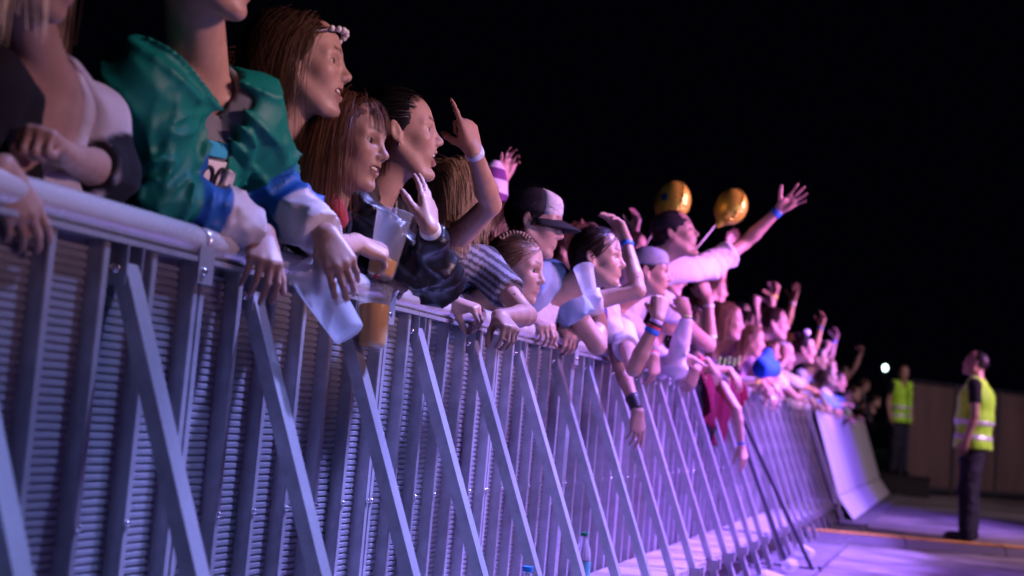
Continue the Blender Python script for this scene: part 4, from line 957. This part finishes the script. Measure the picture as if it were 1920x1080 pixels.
# --- second row
P21 = person('brown-haired person glimpsed behind the teal jacket', (458, 168, -.55), (10, 0, 0), skin=1, h=.009, hface=.006, hair=dict(color=BROWN, layers=[SHORT(900, .06, width=.003)]), top=dict(color=(.05, .05, .06)))
P22 = person('blurred person in purple and white striped tall hat behind the pointing arm', (912, 402, -.55), (10, 0, 0), skin=1, h=.009, hface=.006, hair=dict(color=REDB, layers=[LONG(500, .25, width=.004)]), top=dict(color=(.55, .15, .4)),
    arms=[dict(side='L', e=(935, 395, 'f'), w=(945, 332, 'f'), t=(966, 276, 'f'), n=(-.6, .7, .2), pose='claw', sleeve='none')])
hm = MB(); ht = [(.088, .045), (.080, .10), (.066, .16), (.048, .21), (.02, .245), (.001, .25)]
for k in range(5):
    m = MB(); m.lathe([ht[k], ht[k+1]], P22['W']((0, 0, 0))-P22['base'], 20, P22['H']@V3(.10, 0, 1)); m.build('hat_band', cloth('hat%d' % (k % 2), (.65, .62, .70) if k % 2 else (.18, .05, .22)), P22['body'], True)
P24 = person('person behind with a bent hand raised beside the first gold balloon', (1185, 470, -.45), (10, 0, 0), skin=0, **far, hair=dict(color=DBROWN, layers=[SHORT(500, .04, width=.004)]), top=dict(color=(.3, .3, .35)),
    arms=[dict(side='L', e=(1186, 505, 'f'), w=(1190, 432, 'f'), t=(1200, 362, 'f'), n=(.3, .9, .1), pose='claw', bands=[(.9, (.15, .08, .3), .02)], sleeve='none')])
P25 = person('person behind with a hand raised under the second gold balloon', (1338, 545, -.35), (10, 0, 0), skin=0, **far, hair=dict(color=BROWN, layers=[LONG(400, .3, width=.004)]), top=dict(color=(.5, .4, .5)),
    arms=[dict(side='L', e=(1352, 520, 'f'), w=(1364, 458, 'f'), t=(1388, 418, 'f'), n=(-.5, .7, .3), pose='claw', sleeve='none')])
P26 = person('dark-haired person glimpsed between the cap man and the white tee woman', (1062, 475, -.35), (8, 0, 0), skin=0, **far, hair=dict(color=BROWN, layers=[SHORT(700, .05, width=.003)]), top=dict(color=(.08, .08, .1)),
    arms=[dict(side='L', e=(1108, 500, 'f'), w=(1108, 450, 'f'), t=(1118, 408, 'f'), n=(.2, .9, .1), pose='fist', sleeve='none')])

# --- more of the packed crowd: (u, v, X), label, male, hair, top, raised hand
XTRA = [((1322, 570, -.30), 'person with brown fringe behind the outstretched arm', False, BROWN, (.35, .3, .4), 0), ((1408, 640, .02), 'fair person in dark top right of the long fair hair', False, LBROWN, (.06, .05, .08), 1),
        ((1428, 602, -.35), 'short-haired man behind the man with glasses', True, DBROWN, (.2, .2, .25), 2), ((1482, 648, -.10), 'woman in pink top between the glasses man and the bow', False, REDB, (.5, .15, .3), 2),
        ((1534, 672, .05), 'dark-haired man right of the woman with the bow', True, BLACK, (.3, .3, .35), 1), ((1552, 706, .12), 'woman in lilac top low over the far rail', False, BROWN, (.45, .35, .6), 1),
        ((1570, 716, .10), 'man in dark blue top low over the far rail', True, DBROWN, (.04, .06, .2), 1), ((1466, 668, .18), 'girl in pale top below the man with glasses', False, LBROWN, (.6, .58, .64), 1),
        ((1088, 462, -.40), 'fair person glimpsed left of the dark-haired woman', False, LBROWN, (.5, .2, .3), 0), ((930, 430, -.40), 'person in orange top glimpsed behind the cap', False, BROWN, (.6, .2, .05), 0),
        ((1388, 592, -.40), 'person with dark hair and one arm up behind the long fair hair', True, BLACK, (.4, .4, .45), 2), ((1340, 600, .0), 'woman in pale blue top left of the long fair hair', False, DBROWN, (.45, .5, .65), 1),
        ((1520, 668, -.25), 'person with raised arm behind the woman with the bow', True, DBROWN, (.25, .2, .3), 2), ((1294, 610, .02), 'woman in white top low under the shouting man', False, BROWN, (.62, .6, .68), 1),
        ((1438, 660, .10), 'person in magenta top under the raised hands', False, BROWN, (.5, .05, .25), 1),
        ((1255, 520, -.30), 'dim person glimpsed behind the grey beanie', True, DBROWN, (.2, .2, .3), 0)]
rx = np.random.RandomState(4)
for i, (hd__, lb, ml, hc, tc_, ar) in enumerate(XTRA):
    hp = atX(*hd__); y = hp[1]; ARM = []
    if ar == 2:
        s_ = hp+V3(.02, .18, -.10); ARM.append(dict(side='L', e=s_+V3(.20, .06, .12), w=s_+V3(.24, .08, .34), t=s_+V3(.27, .08, .50), n=(.5, .8, .1), pose=['claw', 'fist', 'open'][i % 3], sleeve='none', bands=[(.85, [BLUE, YEL, WHITE][i % 3], .02)]))
    if ar == 1:
        for sd_, yo in (('R', -.16), ('L', .16)):
            w_ = V3(.10+rx.uniform(-.03, .06), y+yo*rx.uniform(.3, 1.2), 1.255); ARM.append(dict(side=sd_, e=V3(-.10, y+yo*1.35, 1.24), w=w_, t=w_+V3(.10, rx.uniform(-.08, .08), -.11), n=(.6, -.3, .7), pose=['drape', 'hang', 'relaxed'][i % 3],
                bands=[(.82, [BLUE, YEL, RED, GREEN, WHITE][rx.randint(5)], .022)] if rx.rand() < .7 else []))
    person(lb, hd__, (rx.uniform(-2, 16), rx.uniform(-6, 8), 0), male=ml, skin=i, h=.0115, hface=.0085, mouth=(rx.uniform(0, .7), rx.uniform(0, .8)), nx=-.10,
        hair=dict(color=hc, layers=[SHORT(400, .035, width=.004)] if ml else [LONG(300, .3, width=.005)]), top=dict(color=tc_), arms=ARM)
# ------------------------------------------------------------------ guards
def guard(label, pos, yaw, H_, face, k):
    c = pos+V3(0, 0, H_-.122); fw = V3(math.cos(R(yaw)), math.sin(R(yaw)), 0); lf = V3(-fw[1], fw[0], 0); nb = c+V3(0, 0, -.175)-fw*.03
    shr, shl = nb-lf*.215-V3(0, 0, .045), nb+lf*.215-V3(0, 0, .045)
    def ar(sg, s0): e = s0+V3(0, 0, -.29)+lf*sg*.05-fw*.03; w_ = e+V3(0, 0, -.24)+fw*.07+lf*sg*.01; return e, w_, w_+V3(0, 0, -.16)+fw*.04
    eR, wR, tR = ar(-1, shr); eL, wL, tL = ar(1, shl)
    P = person(label, c, face, male=True, skin=2, hipx=pos-fw*.02, hipz=.95+pos[2], byaw=yaw, nb=nb, shw=.215, hs=1.06, h=.0095, hface=.006, legs=None, mouth=(0, 0),
        hair=dict(color=BLACK, layers=[SHORT(900, .012, width=.003)], capinf=.002), top=dict(color=(.012, .012, .016), infl=.010),
        arms=[dict(side='R', e=eR, w=wR, t=tR, n=-lf, pose='relaxed', bands=[(.86, DARK, .03)] if k == 0 else []), dict(side='L', e=eL, w=wL, t=tL, n=lf, pose='relaxed')])
    body, base, hip, neck, up, side, f2 = P['body'], P['base'], P['hip'], P['neck'], P['up'], P['side'], P['fw']; TM = np.stack([f2, side, up], 1)
    def vest(infl, lo=None, hi=None):
        f = Field(); ch = hip+(neck-hip)*.70; f.ell(ch, TM, V3(.15+infl, .200+infl, .19), .05); f.ell(hip+(neck-hip)*.38, TM, V3(.155+infl, .195+infl, .2), .05); f.ell(hip-up*.01, TM, V3(.155+infl, .200+infl, .20), .05)
        for S in (P['shR'], P['shL']): f.cone(neck-up*.03, S-(S-neck)*.18, .055+infl*.8, .052+infl, .03)
        for sg, S in ((-1, P['shR']), (1, P['shL'])): f.ell(S+side*sg*.075-up*.06, TM, V3(.10, .075, .15), .01, True)
        f.cone(neck-up*.03+f2*.03, P['W']((-.01, 0, -.04)), .075, .085, .01, True)
        f.clips.append((hip-up*.06, -up))
        if k == 1: f.ell(hip+(neck-hip)*.5+f2*.17, TM, V3(.09, .035, .5), .01, True)
        if lo is not None: f.clips.append((hip+up*lo, -up)); f.clips.append((hip+up*hi, up))
        f.foldspec = [(.008, .10, 5, None)]; V, F = f.mesh(.014); return mesh_np('vest', V-base, F)
    v = link('vest', vest(.030), pmat('hivis', (.36, .78, .03), rough=.6, noise=.1, spec=.3, sheen=.2), body)
    for lo in (.03, .17): link('reflective_stripe', vest(.035, lo, lo+.055), pmat('reflective', (.50, .50, .58), rough=.35, metal=.3), v)
    f = Field(); f.ell(hip-up*.02, TM, V3(.125, .17, .13), .02)
    for sg in (-1, 1):
        o = pos+lf*sg*.095; f.cone(hip+lf*sg*.09-V3(0, 0, .05), o+V3(0, 0, .50), .108, .085, .04); f.cone(o+V3(0, 0, .50), o+V3(0, 0, .07)-fw*.03, .085, .076, .03)
    f.foldspec = [(.016, .10, 7, None), (.008, .045, 3, None)]; V, F = f.mesh(.012); link('trousers', mesh_np('trousers', V-base, F), cloth('navy', (.016, .016, .030)), body)
    for sg in (-1, 1):
        f = Field(); o = pos+lf*sg*.10; f.cone(o-fw*.05+V3(0, 0, .045), o+fw*.16+V3(0, 0, .035), .045, .036, .02); f.cone(o-fw*.05+V3(0, 0, .05), o-fw*.03+V3(0, 0, .12), .045, .05, .02); f.clips.append((o+V3(0, 0, .002), V3(0, 0, -1)))
        V, F = f.mesh(.008); link('shoe', mesh_np('shoe', V-base, F), pmat('shoe', (.015, .013, .016), rough=.4), body)
    return P
G1 = guard('guard in yellow reflective vest standing on the open floor, looking up at the crowd', V3(1.66, 14.72, 0), 172, 1.84, (172, 14, 0), 0)
G2 = guard('guard in open yellow vest at the far end of the fence, face in shadow', V3(.60, 25.45, .337), -40, 1.86, (-60, -8, 0), 1)

# ------------------------------------------------------------------ cups, balloons, cloth, bottles
def frosted(nm, tr_):
    m = bpy.data.materials.new(nm); m.use_nodes = True; nt = m.node_tree; N = nt.nodes; L = nt.links; b = N['Principled BSDF']
    b.inputs['Base Color'].default_value = (.75, .80, .86, 1); b.inputs['Roughness'].default_value = .35; b.inputs['Specular IOR Level'].default_value = .6
    tr = N.new('ShaderNodeBsdfTranslucent'); tr.inputs['Color'].default_value = (.75, .80, .86, 1); tp = N.new('ShaderNodeBsdfTransparent')
    m1 = N.new('ShaderNodeMixShader'); m1.inputs[0].default_value = .45; L.new(b.outputs[0], m1.inputs[1]); L.new(tr.outputs[0], m1.inputs[2])
    m2 = N.new('ShaderNodeMixShader'); m2.inputs[0].default_value = tr_; L.new(m1.outputs[0], m2.inputs[1]); L.new(tp.outputs[0], m2.inputs[2]); L.new(m2.outputs[0], N['Material Output'].inputs[0]); return m
FROST = frosted('frosted_cup', .64); CLEAR = frosted('clear_cup', .84)
BEER = pmat('beer', (.95, .46, .03), rough=.12, trans=.25, ior=1.33)
def cup(label, rim, basep, rr=.047, rb=.032, beer=None):
    ax = basep-rim; L = np.linalg.norm(ax); m = MB()
    m.lathe([(rr-.0008, 0), (rr+.0022, -.001), (rr+.0024, .003), (rr, .005), (rb+.002, L-.012), (rb, L-.003), (rb-.004, L), (.0005, L-.004)], (0, 0, 0), 32, ax)
    m.lathe([(rr-.0008, 0), (rr-.0012, .006), (rb+.0008, L-.012), (rb-.002, L-.006), (.0005, L-.0062)], (0, 0, 0), 32, ax)
    o = m.build('plastic_cup', FROST if beer is None else CLEAR, None, True, rim); tag(o, label, 'cup')
    if beer is not None:
        t0 = beer; r0 = rr+(rb-rr)*t0-.003; b = MB(); b.lathe([(.0005, L*t0), (r0, L*t0), (r0, L*t0+.002), (rb-.001, L-.014), (rb-.004, L-.008), (.0005, L-.0078)], (0, 0, 0), 28, ax); b.build('beer', BEER, o, True)
    return o
A2 = P2['A'][1]; dd = np.linalg.norm(A2['W']-CAMP)
def atD(u, v, d): return CAMP+ray(u, v)*d
cup('empty frosted plastic cup tipped over the rail in the hand of the teal sleeve', atD(574, 500, dd+.02), atD(656, 628, dd-.03), .050, .036)
A3 = P4['A'][1]; d3 = np.linalg.norm(A3['W']-CAMP)+.03
cup('clear cup with a little beer held upright by the hand with red nails', atD(741, 398, d3+.06), atD(712, 522, d3+.03), .046, .032, .72)
d4 = np.linalg.norm(P4['A'][0]['tip']-CAMP)
cup('cup half full of amber beer hanging below the rail', atX(704, 540, .085), atX(697, 655, .10), .044, .034, .30)
cup('small clear plastic cup beside the raised hand of the cap man', atD(1094, 502, 5.2), atD(1106, 550, 5.15), .036, .026)

GOLD = pmat('gold_foil', rough=.25, metal=.6, attr=True, noise=.08, nscale=30)
def balloon(label, c, r, stick_to, tilt, patch, seed):
    ax = nrm(tilt); f = Field(); s1 = nrm(np.cross(ax, [0, 0, 1.0])); s2 = np.cross(s1, ax); M = np.stack([ax, s1, s2], 1)
    f.ell(c, M, V3(.82, 1, 1)*r, .01); tail = nrm(stick_to-c); f.cone(c+tail*r*.85, c+tail*r*1.22, r*.22, r*.13, r*.25)
    V, F = f.mesh(.006); q = (V-c)@M/r; th = np.arctan2(q[:, 2], q[:, 1]); rad = np.hypot(q[:, 1], q[:, 2])
    cr = np.clip((rad-.45)/.5, 0, 1)**2*(np.abs(np.sin(th*13+seed))**.6*1.0+.5*np.abs(np.sin(th*29+1)))*.035*r*8
    V = V-np.sign(q[:, :1])*cr[:, None]*.30*ax
    col = np.ones((len(V), 3))*V3(.85, .76, .07); e = (V-c)@tail/r
    if patch is not None:
        m = (np.linalg.norm(V-patch, axis=1) < .035); col[m] = (.02, .10, .34)
    o = link('foil_balloon', mesh_np('foil_balloon', V-c, F, col), GOLD, None, c); tag(o, label, 'balloon', 'gold foil balloons on sticks')
    m = MB(); a = c+tail*r*1.1; m.tube([a-c, stick_to-c], .0035, 8); m.build('stick', PLASTIC_W, o, True); return o
db = np.linalg.norm(P11['A'][1]['tip']-CAMP)
balloon('gold foil balloon with a blue patch over the shouting man', atD(1260, 378, db-.15), .122, atD(1205, 470, db-.1), V3(-.75, -.6, .25), atD(1240, 366, db-.26), 1)
balloon('gold foil balloon on a white stick left of the stretched arm', atD(1370, 388, db+.1), .112, atD(1268, 512, db-.05), V3(-.7, -.6, .35), None, 2)

def drape_cloth(name, label, cat, prims, color, kind='cotton', fold=.014, h=.008, base=None):
    f = Field()
    for a, b, r1, r2 in prims: f.cone(a, b, r1, r2, .03)
    f.foldspec = [(fold, .07, 3, np.array([[1, 0, 0], [0, 1, 0], [0, 0, .22]])), (fold*.25, .03, 8, None)]
    V, F = f.mesh(h); b0 = V.mean(0); o = link(name, mesh_np(name, V-b0, F), cloth(name+'_%d' % int(sum(color)*999), color), None, b0); tag(o, label, cat); return o
K = lambda u, v, X=.14: atX(u, v, X)
dv_, dF = [], []; NU, NV = 56, 34; ya = atX(1312, 700, .05)[1]; yb = atX(1400, 715, .05)[1]
for i in range(NV+1):
    v = i/NV
    for j in range(NU+1):
        u = j/NU; ln = .08+.34*(math.exp(-((u-.36)/.34)**2))+.010*math.sin(u*17)
        s_ = v*(ln+.10); gather = 1-.30*max(0, (s_-.10))/.34; y = ya+(yb-ya)*(.32+(u-.32)*gather)
        if s_ < .10: a = math.pi*(.85-s_/.10*.85); x, z = .047*math.cos(a), RZ+.047*math.sin(a)
        else: x, z = .047, RZ-(s_-.10)
        amp = .030*min(1, max(0, s_-.06)/.12); x += amp*(math.sin(u*30+2*math.sin(u*7)+v*1.2)*.7+.4*math.sin(u*53+1))+.03*min(1, max(0, s_-.06)/.2); y += amp*.5*math.cos(u*30+v)
        dv_.append((x, y-ya, z-RZ))
for i in range(NV):
    for j in range(NU): a = i*(NU+1)+j; dF.append((a, a+1, a+NU+2, a+NU+1))
dm = MB(); dm.add(dv_, dF); dj = dm.build('draped_jacket', pmat('maroon_cloth', (.085, .002, .020), rough=.8, spec=.12, noise=.12, bump=.15, bscale=200), None, True, (0, ya, RZ)); dj.modifiers.new('thick', 'SOLIDIFY').thickness = .004
tag(dj, 'maroon jacket draped over the fence rail', 'jacket')
drape_cloth('blue_pouch', 'bright blue cloth pouch held up beside the glasses man', 'pouch', [(K(1440, 662, .2), K(1430, 690, .2), .03, .06), (K(1440, 662, .2), K(1449, 692, .2), .03, .05), (K(1430, 690, .2), K(1449, 692, .2), .06, .05)], (.01, .09, .62))
drape_cloth('shoulder_bag', 'red cloth bag tucked between the headband woman and the auburn hair', 'bag', [(K(606, 372, .0), K(626, 405, .0), .018, .03), (K(622, 385, .0), K(636, 412, .0), .02, .025)], (.35, .03, .04), fold=.006, h=.006)
drape_cloth('blue_banner', 'pale blue towel lying over the far rail', 'towel', [(K(1530, 742, .02), K(1578, 752, .04), .05, .05), (K(1535, 755, .10), K(1580, 762, .10), .04, .05)], (.12, .25, .5), h=.022)

def bottle(label, p, capc, liquid, H_=.235, r=.033):
    o = empty('water_bottle', p); m = MB(); m.lathe([(.0005, .003), (r*.8, 0), (r, .012), (r, .06), (r*.94, .066), (r, .072), (r, H_*.60), (r*.86, H_*.72), (r*.5, H_*.86), (.0135, H_*.92), (.0135, H_*.96)], (0, 0, 0), 24)
    m.build('bottle_body', PET, o, True)
    m = MB(); m.lathe([(.0155, H_*.94), (.0155, H_*1.0), (.0005, H_*1.003)], (0, 0, 0), 20, None, True); m.build('cap', pmat('cap_%d' % int(sum(capc)*999), capc, rough=.4), o)
    m = MB(); m.lathe([(r*1.01, H_*.30), (r*1.01, H_*.54)], (0, 0, 0), 24); m.build('paper_label', pmat('bl_%d' % int(sum(liquid)*999), liquid, rough=.5), o, True)
    tag(o, label, 'bottle'); return o
PET = pmat('pet_plastic', (.82, .86, .92), rough=.12, trans=.75, ior=1.2)
def stand(u, v, z, H_): return atZ(u, v, z+H_)-V3(0, 0, H_)
bottle('clear water bottle with green cap standing by the brace', stand(1096, 998, .214, .235), (.01, .22, .09), (.10, .40, .45))
bottle('bottle with blue cap at the bottom edge of the picture', stand(990, 1062, .214, .235), (.02, .22, .62), (.3, .4, .6))
bottle('bottle with red cap and orange drink at the gap', stand(1388, 908, .022, .31), (.62, .02, .06), (.6, .25, .05), .31, .042)
bottle('small bottle with red cap on the sheeted fence', stand(1590, 872, .022, .3), (.62, .02, .10), (.65, .05, .15), .3, .036)
print('total script time', time.time()-T0, 'tris', sum(len(o.data.polygons) for o in bpy.data.objects if o.type == 'MESH'))

# print on the grey tee under the teal jacket: pale block, cyan band, dark loops
def chest_pt(P, a, b, off=.010):
    ch = P['hip']+(P['neck']-P['hip'])*.70; fw_, sd_, up_ = P['fw'], P['side'], nrm(np.cross(P['fw'], P['side']))
    x = (.115*P['m']+.012)*math.sqrt(max(1-(a/(.16*P['m']+.012))**2-(b/.18)**2, .02)); return ch+fw_*(x+off)+sd_*a+up_*b-P['base']
def chest_patch(P, a0, a1, b0, b1, off, name, mat):
    V = [chest_pt(P, a0+(a1-a0)*i/8, b0+(b1-b0)*j/8, off) for j in range(9) for i in range(9)]; m = MB(); m.add(V, [(j*9+i, j*9+i+1, j*9+i+10, j*9+i+9) for j in range(8) for i in range(8)])
    return m.build(name, mat, P['shirt'], True)
chest_patch(P2, -.06, .06, -.020, .060, .010, 'shirt_print', pmat('print_white', (.72, .72, .76), rough=.8))
chest_patch(P2, -.055, .055, .068, .098, .010, 'shirt_print', pmat('print_cyan', (.03, .38, .60), rough=.8))
for k in range(3):
    m = MB(); m.tube([chest_pt(P2, -.045+.045*k+.017*math.cos(t), .020+.026*math.sin(t), .012) for t in np.linspace(0, 6.283, 17)], .0045, 6, False); m.build('print_letter', pmat('print_dark', (.02, .02, .03), rough=.8), P2['shirt'], True)
print('total script time', time.time()-T0)


for k, (x_, y_, a_, lb) in enumerate(((.52, 8.2, .4, 'nearest to the camera'), (.58, 9.1, 1.9, 'beside the dark props'), (.50, 10.4, -.6, 'farthest along the fence foot'))):
    c0 = V3(x_, y_, .075); ax_ = V3(math.cos(a_), math.sin(a_), -.12)*.12; o = cup('discarded plastic cup lying at the fence foot, '+lb, c0, c0+ax_, .046, .032); o['group'] = 'discarded cups'
